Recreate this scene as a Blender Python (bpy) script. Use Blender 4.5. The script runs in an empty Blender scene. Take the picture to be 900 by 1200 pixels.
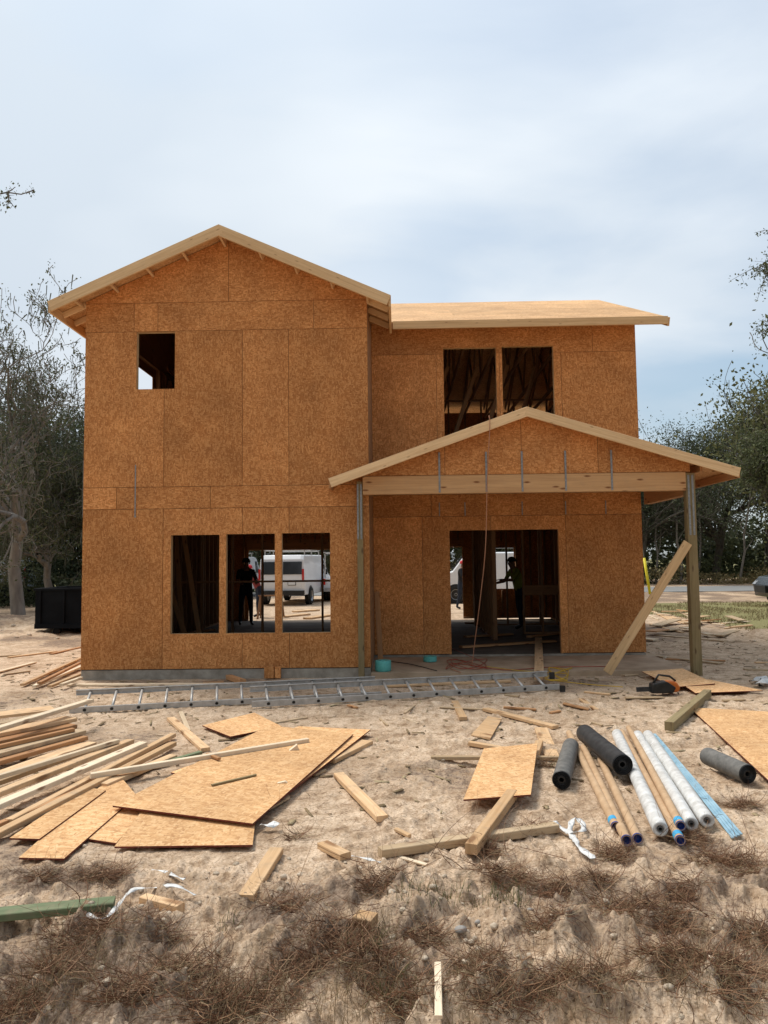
import bpy, math, random
import numpy as np
from mathutils import Vector, Matrix
R = math.radians
C = bpy.context.scene.collection
S = bpy.context.scene
random.seed(7); RNG = np.random.default_rng(7)

# ------------------------------------------------------------------ camera
CAM_Z = 1.75
YAW, PIT, ROL = R(1.0), R(3.85), R(0.69)
fw = Vector((-math.sin(YAW)*math.cos(PIT), math.cos(YAW)*math.cos(PIT), math.sin(PIT)))
rt0 = Vector((math.cos(YAW), math.sin(YAW), 0)); up0 = rt0.cross(fw)
rt = rt0*math.cos(ROL) - up0*math.sin(ROL)
up = rt0*math.sin(ROL) + up0*math.cos(ROL)
cd = bpy.data.cameras.new('camera'); cam = bpy.data.objects.new('camera', cd); C.objects.link(cam)
cam.matrix_world = Matrix(((rt.x, up.x, -fw.x, 0), (rt.y, up.y, -fw.y, 0), (rt.z, up.z, -fw.z, CAM_Z), (0, 0, 0, 1)))
cd.sensor_fit = 'VERTICAL'; cd.sensor_height = 36; cd.lens = 867/1200*36
cd.clip_start = 0.05; cd.clip_end = 3000
S.camera = cam
S.render.resolution_x = 768; S.render.resolution_y = 1024

# ------------------------------------------------------------------ light
SUN_EL, SUN_AZ = R(60), R(305)      # azimuth clockwise from +Y
S.view_settings.view_transform = 'Standard'; S.view_settings.look = 'None'
S.view_settings.gamma = 1; S.view_settings.exposure = 0.43
w = bpy.data.worlds.new('World'); S.world = w; w.use_nodes = True
nt = w.node_tree; nt.nodes.clear()
def N(nt, t, **k):
    n = nt.nodes.new(t)
    for a, b in k.items():
        if a == 'inp':
            for i, v in b.items(): n.inputs[i].default_value = v
        else: setattr(n, a, b)
    return n
def Lk(nt, a, b): nt.links.new(a, b)
out = N(nt, 'ShaderNodeOutputWorld'); bg = N(nt, 'ShaderNodeBackground', inp={1: 0.1})
sky = N(nt, 'ShaderNodeTexSky', sky_type='NISHITA', sun_disc=False, sun_elevation=SUN_EL, sun_rotation=SUN_AZ)
sky.air_density = 1.0; sky.dust_density = 2.0; sky.ozone_density = 1.0
tc = N(nt, 'ShaderNodeTexCoord')
sep = N(nt, 'ShaderNodeSeparateXYZ'); Lk(nt, tc.outputs['Generated'], sep.inputs[0])
# clouds laid on a flat layer overhead: direction / (height + .25)
add = N(nt, 'ShaderNodeMath', operation='ADD', inp={1: 0.22}); Lk(nt, sep.outputs['Z'], add.inputs[0])
dv = N(nt, 'ShaderNodeVectorMath', operation='DIVIDE'); Lk(nt, tc.outputs['Generated'], dv.inputs[0])
cmb = N(nt, 'ShaderNodeCombineXYZ', inp={2: 1.0}); Lk(nt, add.outputs[0], cmb.inputs[0]); Lk(nt, add.outputs[0], cmb.inputs[1])
Lk(nt, cmb.outputs[0], dv.inputs[1])
mp = N(nt, 'ShaderNodeMapping', inp={1: (3.1, 0.4, 0.0), 2: (0, 0, R(-18)), 3: (0.7, 1.1, 0.6)}); Lk(nt, dv.outputs[0], mp.inputs[0])
n1 = N(nt, 'ShaderNodeTexNoise', inp={'Scale': 1.5, 'Detail': 8.0, 'Roughness': 0.5, 'Distortion': 0.35}); Lk(nt, mp.outputs[0], n1.inputs['Vector'])
r1 = N(nt, 'ShaderNodeValToRGB'); Lk(nt, n1.outputs[0], r1.inputs[0])
r1.color_ramp.elements[0].position = 0.36; r1.color_ramp.elements[0].color = (0.46, 0.46, 0.46, 1)
r1.color_ramp.elements[1].position = 0.62; r1.color_ramp.elements[1].color = (0.97, 0.97, 0.97, 1)
# the cover thins out to the right, where bluish sky shows
xr = N(nt, 'ShaderNodeMapRange', inp={1: -0.1, 2: 0.62, 3: 0.38, 4: -0.40}); Lk(nt, sep.outputs['X'], xr.inputs[0])
ad2 = N(nt, 'ShaderNodeMath', operation='ADD', use_clamp=True); Lk(nt, r1.outputs[0], ad2.inputs[0]); Lk(nt, xr.outputs[0], ad2.inputs[1])
n2 = N(nt, 'ShaderNodeTexNoise', inp={'Scale': 0.9, 'Detail': 4.0, 'Roughness': 0.5}); Lk(nt, mp.outputs[0], n2.inputs['Vector'])
r2 = N(nt, 'ShaderNodeValToRGB'); Lk(nt, n2.outputs[0], r2.inputs[0])
r2.color_ramp.elements[0].position = 0.36; r2.color_ramp.elements[0].color = (4.5, 5.05, 5.65, 1)
r2.color_ramp.elements[1].position = 0.62; r2.color_ramp.elements[1].color = (6.05, 6.4, 6.7, 1)
sc = N(nt, 'ShaderNodeVectorMath', operation='MULTIPLY', inp={1: (0.95, 1.05, 1.0)}); Lk(nt, sky.outputs[0], sc.inputs[0])
mx = N(nt, 'ShaderNodeMix', data_type='RGBA'); Lk(nt, ad2.outputs[0], mx.inputs[0]); Lk(nt, sc.outputs[0], mx.inputs[6]); Lk(nt, r2.outputs[0], mx.inputs[7])
yr_ = N(nt, 'ShaderNodeMapRange', interpolation_type='SMOOTHSTEP', inp={1: -1.0, 2: 0.35, 3: 0.50, 4: 1.0}); Lk(nt, sep.outputs['Y'], yr_.inputs[0])  # sky dimmed behind the camera to deepen shade under porch and overhangs
zr_ = N(nt, 'ShaderNodeMapRange', inp={1: 0.0, 2: 0.9, 3: 0.0, 4: 0.35}); Lk(nt, sep.outputs['Z'], zr_.inputs[0])
ys_ = N(nt, 'ShaderNodeMath', operation='ADD'); Lk(nt, yr_.outputs[0], ys_.inputs[0]); Lk(nt, zr_.outputs[0], ys_.inputs[1])
cv_ = N(nt, 'ShaderNodeVectorMath', operation='SCALE'); Lk(nt, mx.outputs[2], cv_.inputs[0]); Lk(nt, ys_.outputs[0], cv_.inputs['Scale'])
Lk(nt, cv_.outputs[0], bg.inputs[0]); Lk(nt, bg.outputs[0], out.inputs[0])
sl = bpy.data.lights.new('sun', 'SUN'); sl.energy = 2.4; sl.angle = R(20); sl.color = (1, 0.95, 0.88)
so = bpy.data.objects.new('sun', sl); C.objects.link(so)
sd = Vector((math.sin(SUN_AZ)*math.cos(SUN_EL), math.cos(SUN_AZ)*math.cos(SUN_EL), math.sin(SUN_EL)))
so.rotation_euler = (-sd).to_track_quat('-Z', 'Y').to_euler(); so.location = (-6, -6, 14)

# ------------------------------------------------------------------ measuring helpers
F = 867.0
def ray(px, py): return fw*F + rt*(px-450) + up*(600-py)
def G(px, py, z=0.0):
    d = ray(px, py); t = (z-CAM_Z)/d.z
    return Vector((d.x*t, d.y*t, z))
def Wp(px, py, Y):
    d = ray(px, py); t = Y/d.y
    return Vector((d.x*t, Y, CAM_Z+d.z*t))

# ------------------------------------------------------------------ noise and terrain
def hash2(ix, iy, s):
    n = (ix*374761393 + iy*668265263 + s*1442695041).astype(np.int64) & 0x7fffffff
    n = ((n ^ (n >> 13))*1274126177) & 0x7fffffff
    n = (n ^ (n >> 16)) & 0xffffff
    return n/float(0xffffff)
def vnoise(x, y, s=0):
    x = np.asarray(x, float); y = np.asarray(y, float)
    ix = np.floor(x).astype(np.int64); iy = np.floor(y).astype(np.int64)
    fx = x-ix; fy = y-iy; fx = fx*fx*fx*(fx*(fx*6-15)+10); fy = fy*fy*fy*(fy*(fy*6-15)+10)
    a = hash2(ix, iy, s); b = hash2(ix+1, iy, s); c = hash2(ix, iy+1, s); d = hash2(ix+1, iy+1, s)
    return (a*(1-fx)+b*fx)*(1-fy)+(c*(1-fx)+d*fx)*fy - 0.5
def fbm(x, y, o=4, s=0, g=0.5):
    t = 0; a = 1
    for k in range(o):
        t = t + a*vnoise(x*(2**k)+17.3*k, y*(2**k)-9.1*k, s+k); a *= g
    return t
def sst(a, b, x):
    t = np.clip((x-a)/(b-a), 0, 1); return t*t*(3-2*t)
# mounds in the foreground: x, y, radius x, radius y, height
MOUNDS = []
for px, py, rx, ry, hh in ((380, 1040, .32, .22, .05), (600, 1150, .24, .2, .07), (800, 1170, .32, .22, .08), (330, 1110, .36, .22, .06),
                           (120, 1120, .45, .25, .05), (470, 1075, .4, .22, .045), (720, 1110, .4, .2, .05), (860, 1040, .5, .3, .045),
                           (200, 1185, .3, .15, .06), (540, 1190, .2, .14, .05), (430, 975, .3, .3, .03), (560, 1080, .5, .2, .04),
                           (30, 1180, .3, .2, .06), (250, 1010, .4, .25, .03), (690, 1190, .25, .15, .05)):
    g = G(px, py); MOUNDS.append((g.x, g.y, rx, ry, hh))
def hgt(x, y):
    x = np.asarray(x, float); y = np.asarray(y, float)
    near = 1-sst(4.0, 6.2, y)
    big = 0.034*fbm(x*0.9, y*0.9, 3, 3)*(0.6+1.6*near)
    mid = 0.026*fbm(x*3.1, y*3.1, 3, 11)*(0.45+1.3*near)
    rdg = np.abs(fbm(x*5.5, y*5.5, 3, 21)); mid = mid + 0.028*(0.15-np.minimum(rdg, .15))*(0.5+2.2*near)
    h = big+mid
    rg = np.abs(fbm(x*1.9, y*1.9, 4, 27, .6)); h = h+0.05*(0.12-np.minimum(rg, .12))*2.2*sst(10.9, 9.5, y)*(.5+vnoise(x*.6, y*.6, 29)+.5)
    for (x0_, y0_, a_) in ((0, 8.6, .16), (0, 7.1, -.22), (1.2, 9.4, -.1), (0, 6.2, .35)):
        dd_ = (y-(y0_+a_*(x-x0_)+.12*np.sin(x*1.3+y0_)))/math.hypot(1, a_); h = h-.028*np.exp(-(dd_/.10)**2)+.014*np.exp(-((np.abs(dd_)-.2)/.08)**2)
    m = 0
    for mx_, my_, rx, ry, hh in MOUNDS:
        q = ((x-mx_)/rx)**2+((y-my_)/ry)**2
        m = m + 1.35*hh*np.exp(-q)
    h = h + m*(0.8+0.9*fbm(x*7, y*7, 2, 31))
    h = h*(1-.72*sst(.5, .0, np.maximum(np.maximum(-3.6-x, x+.35), np.maximum(4.35-y, y-8.3))))
    # flat under and round the house
    dx = np.maximum(np.maximum(-4.9-x, x-4.4), 0); dy = np.maximum(np.maximum(11.4-y, y-21.1), 0)
    dd = np.sqrt(dx*dx+dy*dy)
    h = h*sst(0.0, 1.2, dd) - 0.02*(1-sst(0.0, 0.8, dd))
    far = sst(14, 30, y); h = h*(1-0.5*far)
    # spoil heaps at right behind the post
    for (cx, cy, r_, hh) in ((9.0, 15.3, .8, .2), (8.2, 16.6, .7, .17), (9.8, 14.2, .8, .22), (-9.8, 19.5, 2.5, .12), (-12.5, 22.5, 3., .2), (7.4, 12.4, .7, .08)):
        h = h + hh*np.exp(-((x-cx)**2+(y-cy)**2)/r_**2)*(0.75+1.1*fbm(x*2.2, y*2.2, 3, 41))
    return h
def H(x, y): return float(hgt(x, y))
def micro(x, y):
    near = 1-sst(7, 14, y)
    a = 0.013*fbm(x*14, y*14, 3, 51, .6)
    v = fbm(x*11, y*11, 2, 61); cl = np.maximum(0, v-0.08)*0.10
    b = 0.007*fbm(x*42, y*42, 3, 71, .65)
    nb = 1-sst(3.6, 5.2, y)
    fl = 1-.6*sst(.3, .0, np.maximum(np.maximum(-3.4-x, x+.45), np.maximum(4.55-y, y-8.3)))
    return (a*(0.7+1.3*nb)+cl*(0.3+nb)+b*(0.6+1.9*nb))*near*fl*(1.35-.35*nb)

# ------------------------------------------------------------------ materials
M = {}
def mat(name, col=(.5, .5, .5), rough=.7, metal=0.0, spec=0.3):
    m = bpy.data.materials.new(name); m.use_nodes = True
    b = m.node_tree.nodes['Principled BSDF']
    b.inputs['Base Color'].default_value = (*col, 1); b.inputs['Roughness'].default_value = rough
    b.inputs['Metallic'].default_value = metal; b.inputs['Specular IOR Level'].default_value = spec
    M[name] = m; return m, m.node_tree, b
def ramp(nt, src, stops):
    r = N(nt, 'ShaderNodeValToRGB'); Lk(nt, src, r.inputs[0]); e = r.color_ramp.elements
    while len(e) < len(stops): e.new(0.5)
    for i, (p, c) in enumerate(stops):
        e[i].position = p; e[i].color = (*c, 1) if len(c) == 3 else c
    return r.outputs[0]
def mixc(nt, fac, a, b, mode='MIX'):
    m = N(nt, 'ShaderNodeMix', data_type='RGBA', blend_type=mode)
    for i, v in ((0, fac), (6, a), (7, b)):
        if hasattr(v, 'links'): Lk(nt, v, m.inputs[i])
        else: m.inputs[i].default_value = v if i == 0 or len(v) == 4 else (*v, 1)
    return m.outputs[2]
def mth(nt, op, a, b=None, clamp=False):
    m = N(nt, 'ShaderNodeMath', operation=op, use_clamp=clamp)
    for i, v in ((0, a), (1, b)):
        if v is None: continue
        if hasattr(v, 'links'): Lk(nt, v, m.inputs[i])
        else: m.inputs[i].default_value = v
    return m.outputs[0]
def noise(nt, vec, scale, detail=4, rough=.55, dist=0.0):
    n = N(nt, 'ShaderNodeTexNoise', inp={'Scale': scale, 'Detail': float(detail), 'Roughness': rough, 'Distortion': dist})
    if vec is not None: Lk(nt, vec, n.inputs['Vector'])
    return n.outputs[0]
def mapping(nt, vec, scale=(1, 1, 1), rot=(0, 0, 0), loc=(0, 0, 0)):
    m = N(nt, 'ShaderNodeMapping', inp={1: loc, 2: rot, 3: scale}); Lk(nt, vec, m.inputs[0]); return m.outputs[0]
def bump(nt, b, h, strength=.3, dist=.01):
    bp = N(nt, 'ShaderNodeBump', inp={'Strength': strength, 'Distance': dist}); Lk(nt, h, bp.inputs['Height']); Lk(nt, bp.outputs[0], b.inputs['Normal'])
def uvr(nt):
    """UV in metres, shifted by the piece's own random number"""
    uv = N(nt, 'ShaderNodeUVMap', uv_map='uv').outputs[0]
    at = N(nt, 'ShaderNodeAttribute', attribute_name='rnd').outputs['Fac']
    oi = N(nt, 'ShaderNodeObjectInfo').outputs['Random']
    rr = mth(nt, 'FRACT', mth(nt, 'ADD', at, mth(nt, 'MULTIPLY', oi, 3.7)))
    off = N(nt, 'ShaderNodeCombineXYZ'); Lk(nt, mth(nt, 'MULTIPLY', rr, 37.0), off.inputs[0]); Lk(nt, mth(nt, 'MULTIPLY', rr, 91.0), off.inputs[1])
    a = N(nt, 'ShaderNodeVectorMath', operation='ADD'); Lk(nt, uv, a.inputs[0]); Lk(nt, off.outputs[0], a.inputs[1])
    return a.outputs[0], rr
def make_osb(name, dark, mid, light, fleck):
    m, t, b = mat(name, rough=.75, spec=.25)
    uv, rr = uvr(t)
    lay = []
    for k, (sc_, st) in enumerate(((24, (1, 2.6, 1)), (32, (2.4, 1, 1)))):
        v = N(t, 'ShaderNodeTexVoronoi', voronoi_dimensions='2D', feature='F1', inp={'Scale': float(sc_), 'Randomness': 1.0})
        w_ = N(t, 'ShaderNodeVectorMath', operation='ADD')
        nn = N(t, 'ShaderNodeTexNoise', inp={'Scale': 40.0, 'Detail': 2.0}); Lk(t, uv, nn.inputs['Vector'])
        s_ = N(t, 'ShaderNodeVectorMath', operation='SCALE', inp={'Scale': 0.022}); Lk(t, nn.outputs['Color'], s_.inputs[0])
        Lk(t, mapping(t, uv, st, (0, 0, .5+k*1.9)), w_.inputs[0]); Lk(t, s_.outputs[0], w_.inputs[1]); Lk(t, w_.outputs[0], v.inputs['Vector'])
        cs = N(t, 'ShaderNodeSeparateColor'); Lk(t, v.outputs['Color'], cs.inputs[0])
        ang = mth(t, 'MULTIPLY', cs.outputs[0], 6.28)
        vr = N(t, 'ShaderNodeVectorRotate', rotation_type='Z_AXIS'); Lk(t, uv, vr.inputs['Vector']); Lk(t, ang, vr.inputs['Angle'])
        g = noise(t, mapping(t, vr.outputs[0], (160, 14, 1)), 1.0, 2)
        lay.append((cs, g))
    a = mth(t, 'ADD', mth(t, 'MULTIPLY', lay[0][0].outputs[1], .55), mth(t, 'MULTIPLY', lay[0][1], .75))
    c = mth(t, 'ADD', mth(t, 'MULTIPLY', lay[1][0].outputs[1], .55), mth(t, 'MULTIPLY', lay[1][1], .75))
    sel = mth(t, 'GREATER_THAN', lay[0][0].outputs[2], .5)
    fm = N(t, 'ShaderNodeMix', data_type='FLOAT'); Lk(t, sel, fm.inputs[0]); Lk(t, a, fm.inputs[2]); Lk(t, c, fm.inputs[3])
    col = ramp(t, fm.outputs[0], [(.25, dark), (.6, mid), (.98, light)])
    fl = noise(t, mapping(t, uv, (1, 2.4, 1), (0, 0, .9)), 30, 3, .6)
    col = mixc(t, ramp(t, fl, [(.62, (0, 0, 0)), (.72, (.6, .6, .6))]), col, fleck)
    big = noise(t, uv, 1.6, 4)
    col = mixc(t, 1.0, col, ramp(t, big, [(.3, (.80, .78, .76)), (.7, (1.1, 1.09, 1.07))]), 'MULTIPLY')
    col = mixc(t, 1.0, col, ramp(t, rr, [(0, (.82, .80, .76)), (1, (1.12, 1.10, 1.08))]), 'MULTIPLY')
    Lk(t, col, b.inputs['Base Color']); bump(t, b, fm.outputs[0], .35, .003)
    return m
make_osb('osb_wall', (.38, .142, .044), (.56, .238, .077), (.78, .40, .16), (.26, .088, .026))  # same board as osb_sheet, colour darkened for shade and oranger from weathering
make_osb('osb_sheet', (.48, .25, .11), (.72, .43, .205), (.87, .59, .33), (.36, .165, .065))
m, t, b = mat('osb_edge', rough=.8)
Lk(t, ramp(t, noise(t, uvr(t)[0], 40, 3), [(.3, (.09, .018, .012)), (.7, (.22, .05, .03))]), b.inputs['Base Color'])
def make_wood(name, c0, c1, knot, knots=1.0, dirt=0.0, kscale=1.0, kth=.075):
    m, t, b = mat(name, rough=.72, spec=.25)
    uv, rr = uvr(t)
    g = noise(t, mapping(t, uv, (2.2, 55, 1)), 1.0, 5, .6, .6)
    g2 = noise(t, mapping(t, uv, (.7, 14, 1)), 1.0, 3, .5, 1.2)
    col = ramp(t, mth(t, 'ADD', mth(t, 'MULTIPLY', g, .5), mth(t, 'MULTIPLY', g2, .5)), [(.32, c0), (.66, c1)])
    v = N(t, 'ShaderNodeTexVoronoi', voronoi_dimensions='2D', inp={'Scale': 1.0*kscale, 'Randomness': 1.0}); Lk(t, mapping(t, uv, (2.0, 6.5, 1)), v.inputs['Vector'])
    kd = mth(t, 'ADD', v.outputs['Distance'], mth(t, 'MULTIPLY', noise(t, mapping(t, uv, (20, 60, 1)), 1, 2), .05))
    col = mixc(t, mth(t, 'MULTIPLY', ramp(t, kd, [(kth, (1, 1, 1)), (kth*2, (0, 0, 0))]), knots), col, knot)
    col = mixc(t, 1.0, col, ramp(t, rr, [(0, (.80, .76, .70)), (.5, (.97, .96, .94)), (1, (1.1, 1.1, 1.1))]), 'MULTIPLY')
    if dirt:
        dn = noise(t, uv, 7, 5, .65)
        col = mixc(t, mth(t, 'MULTIPLY', ramp(t, dn, [(.5, (0, 0, 0)), (.7, (1, 1, 1))]), dirt), col, (.33, .25, .17))
    Lk(t, col, b.inputs['Base Color']); bump(t, b, g, .25, .002)
make_wood('pine', (.54, .335, .17), (.77, .54, .325), (.22, .10, .04), .8, .55, .6)
make_wood('pine_pale', (.64, .49, .33), (.82, .69, .51), (.2, .1, .05), .8, .3)
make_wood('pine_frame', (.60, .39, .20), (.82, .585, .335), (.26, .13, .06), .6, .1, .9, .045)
make_wood('pine_red', (.40, .20, .09), (.55, .30, .14), (.14, .05, .02), .8, .3)
make_wood('pine_worn', (.42, .30, .18), (.60, .46, .30), (.2, .1, .06), .7, .8)
make_wood('pine_beam', (.44, .25, .115), (.60, .365, .18), (.2, .08, .03), 1.0, .15, .8, .065)
make_wood('treated', (.19, .145, .07), (.31, .245, .13), (.09, .05, .025), .8, .2)
make_wood('treated_green', (.12, .16, .085), (.20, .25, .14), (.07, .06, .03), .6, .35)
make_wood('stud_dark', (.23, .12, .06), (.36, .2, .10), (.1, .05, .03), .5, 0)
def simple(name, c0, c1, scale=8., rough=.7, metal=0., spec=.3, bmp=0., coord='Object', stretch=(1, 1, 1)):
    m, t, b = mat(name, rough=rough, metal=metal, spec=spec)
    tcn = N(t, 'ShaderNodeTexCoord').outputs[coord]
    n = noise(t, mapping(t, tcn, stretch), scale, 5, .6)
    Lk(t, ramp(t, n, [(.3, c0), (.7, c1)]), b.inputs['Base Color'])
    if bmp: bump(t, b, n, bmp, .01)
    return m, t, b, n
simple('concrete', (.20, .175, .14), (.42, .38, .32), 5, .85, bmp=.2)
simple('floor_dim_dust', (.09, .07, .055), (.17, .14, .11), 2.5, .9)  # dusty slab with the dimness of the interior put into its colour
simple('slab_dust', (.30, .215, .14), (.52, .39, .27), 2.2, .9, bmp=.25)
simple('galv', (.20, .205, .205), (.36, .365, .365), 30, .5, .7)
simple('alu', (.38, .365, .34), (.56, .54, .51), 12, .5, .45)
simple('black_roll', (.018, .018, .019), (.05, .05, .05), 14, .55, bmp=.1)
simple('black_paint', (.003, .004, .006), (.008, .010, .013), 3, .7, spec=.1)
simple('black_plastic', (.012, .012, .012), (.03, .03, .03), 8, .4)
simple('felt_grey', (.10, .098, .09), (.19, .18, .165), 22, .75, bmp=.15)
simple('cardboard', (.42, .27, .15), (.55, .38, .23), 10, .8, bmp=.05)
simple('blue_cap', (.008, .03, .17), (.015, .05, .26), 10, .4)
simple('sky_label', (.05, .32, .58), (.08, .42, .68), 20, .5)
m, t, b, n = simple('white_wrap', (.50, .49, .46), (.78, .78, .76), 16, .35, bmp=.5, stretch=(1, 1, 1))
simple('plastic_film', (.58, .58, .56), (.82, .82, .80), 25, .3, bmp=.4)
simple('blue_strip', (.20, .36, .46), (.38, .55, .64), 8, .5)
simple('teal', (.10, .42, .38), (.16, .52, .47), 8, .5)
simple('red_hose', (.30, .06, .035), (.42, .10, .06), 8, .5)
simple('rope_tan', (.36, .17, .10), (.45, .23, .14), 20, .7)
simple('yellow', (.72, .60, .03), (.82, .70, .06), 6, .5)
simple('yellow_cord', (.50, .30, .03), (.62, .40, .05), 6, .5)
simple('orange', (.55, .13, .02), (.65, .18, .03), 6, .4)
simple('white_paint', (.70, .71, .72), (.78, .79, .80), 1.5, .25, spec=.5)
simple('dark_car', (.018, .020, .022), (.028, .03, .033), 1.5, .2, spec=.6)
simple('rubber', (.015, .015, .015), (.03, .03, .03), 12, .85)
simple('rim', (.35, .35, .36), (.5, .5, .5), 6, .35, .7)
simple('glass', (.02, .025, .03), (.04, .045, .05), 1, .06, spec=.6)
simple('tail_red', (.45, .01, .008), (.55, .02, .01), 9, .25)
simple('bark', (.06, .052, .043), (.19, .17, .14), 5, .9, bmp=.6, stretch=(1, 1, .3))
simple('bark_pale', (.16, .14, .12), (.30, .27, .23), 5, .9, bmp=.6, stretch=(1, 1, .3))
simple('skin', (.20, .10, .06), (.26, .14, .09), 4, .6)
simple('hivis', (.22, .26, .04), (.30, .34, .06), 5, .8)
simple('cloth_black', (.012, .013, .016), (.03, .03, .034), 9, .9)
simple('cloth_navy', (.015, .02, .035), (.03, .04, .06), 9, .9)
simple('cloth_maroon', (.20, .03, .035), (.28, .06, .06), 9, .9)
simple('cap_red', (.50, .03, .04), (.60, .05, .06), 5, .8)
simple('hair', (.01, .008, .006), (.025, .02, .015), 30, .8)
simple('tarmac', (.19, .19, .185), (.25, .25, .245), .9, .9, bmp=.1)
simple('road_paint', (.6, .6, .58), (.7, .7, .68), 2, .8)
simple('stone', (.20, .19, .18), (.40, .37, .33), 12, .95, bmp=.6)
simple('clod', (.32, .25, .18), (.60, .50, .38), 40, .95, bmp=.8)
def make_leaf(name, c0, c1, c2, trans=.25):
    m, t, b = mat(name, rough=.65, spec=.2)
    at = N(t, 'ShaderNodeAttribute', attribute_name='rnd').outputs['Fac']
    col = ramp(t, at, [(0, c0), (.6, c1), (1, c2)])
    Lk(t, col, b.inputs['Base Color'])
    if trans:
        tr = N(t, 'ShaderNodeBsdfTranslucent'); Lk(t, col, tr.inputs[0])
        ms = N(t, 'ShaderNodeMixShader', inp={0: trans}); Lk(t, b.outputs[0], ms.inputs[1]); Lk(t, tr.outputs[0], ms.inputs[2])
        Lk(t, ms.outputs[0], t.nodes['Material Output'].inputs[0])
make_leaf('leaf_oak', (.045, .055, .022), (.09, .105, .045), (.17, .18, .085))
make_leaf('leaf_dark', (.036, .046, .024), (.075, .09, .046), (.13, .15, .08))
make_leaf('leaf_yellow', (.07, .07, .025), (.13, .13, .05), (.20, .19, .08))
make_leaf('moss', (.06, .062, .042), (.11, .112, .08), (.17, .17, .125))
make_leaf('brush', (.07, .03, .016), (.24, .115, .06), (.50, .32, .19), .1)
make_leaf('straw', (.16, .11, .06), (.30, .22, .12), (.44, .35, .21), .1)
make_leaf('grass', (.07, .09, .025), (.14, .16, .05), (.24, .24, .09), .3)
make_leaf('dry_grass', (.18, .15, .07), (.30, .24, .12), (.42, .33, .19), .2)
# ground
m, t, b = mat('sand', rough=.95, spec=.1)
pos = N(t, 'ShaderNodeTexCoord').outputs['Object']
org = N(t, 'ShaderNodeAttribute', attribute_name='organic').outputs['Fac']
grs = N(t, 'ShaderNodeAttribute', attribute_name='turf').outputs['Fac']
fine = noise(t, pos, 55, 6, .68); mid = noise(t, pos, 9, 6, .62); big = noise(t, pos, .9, 5, .55)
sand = ramp(t, fine, [(.28, (.33, .24, .165)), (.5, (.60, .475, .35)), (.74, (.80, .68, .54))])
sand = mixc(t, 1.0, sand, ramp(t, big, [(.3, (.83, .79, .75)), (.65, (1.06, 1.05, 1.04))]), 'MULTIPLY')
sand = mixc(t, 1.0, sand, ramp(t, mid, [(.34, (.66, .60, .54)), (.5, (1.0, .98, .96)), (.64, (1.08, 1.08, 1.08))]), 'MULTIPLY')
m2 = noise(t, pos, 2.6, 6, .66)
sand = mixc(t, 1.0, sand, ramp(t, m2, [(.36, (.74, .69, .64)), (.56, (1.04, 1.03, 1.02))]), 'MULTIPLY')
soil = ramp(t, noise(t, pos, 38, 6, .7), [(.3, (.115, .075, .05)), (.52, (.27, .195, .14)), (.75, (.45, .36, .27))])
of = mth(t, 'ADD', org, mth(t, 'MULTIPLY', mth(t, 'SUBTRACT', mid, .5), 1.4))
of = mth(t, 'ADD', of, mth(t, 'MULTIPLY', mth(t, 'SUBTRACT', fine, .5), .9))
col = mixc(t, ramp(t, of, [(.38, (0, 0, 0)), (.62, (1, 1, 1))]), sand, soil)
# specks of litter, bark chips and roots
vs = N(t, 'ShaderNodeTexVoronoi', inp={'Scale': 26.0, 'Randomness': 1.0}); Lk(t, mapping(t, pos, (1, 1.9, 1), (0, 0, .6)), vs.inputs['Vector'])
col = mixc(t, ramp(t, vs.outputs['Distance'], [(.12, (.8, .8, .8)), (.2, (0, 0, 0))]), col, (.12, .075, .045))
turf = ramp(t, noise(t, pos, 12, 6, .7), [(.3, (.14, .13, .055)), (.55, (.24, .22, .10)), (.75, (.36, .30, .19))])
tf = mth(t, 'ADD', grs, mth(t, 'MULTIPLY', mth(t, 'SUBTRACT', noise(t, pos, 2.5, 6, .7), .5), 1.2))
col = mixc(t, ramp(t, tf, [(.45, (0, 0, 0)), (.6, (1, 1, 1))]), col, turf)
Lk(t, col, b.inputs['Base Color'])
hh = mth(t, 'ADD', mth(t, 'MULTIPLY', fine, .5), mid)
bump(t, b, hh, .85, .025)

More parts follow.
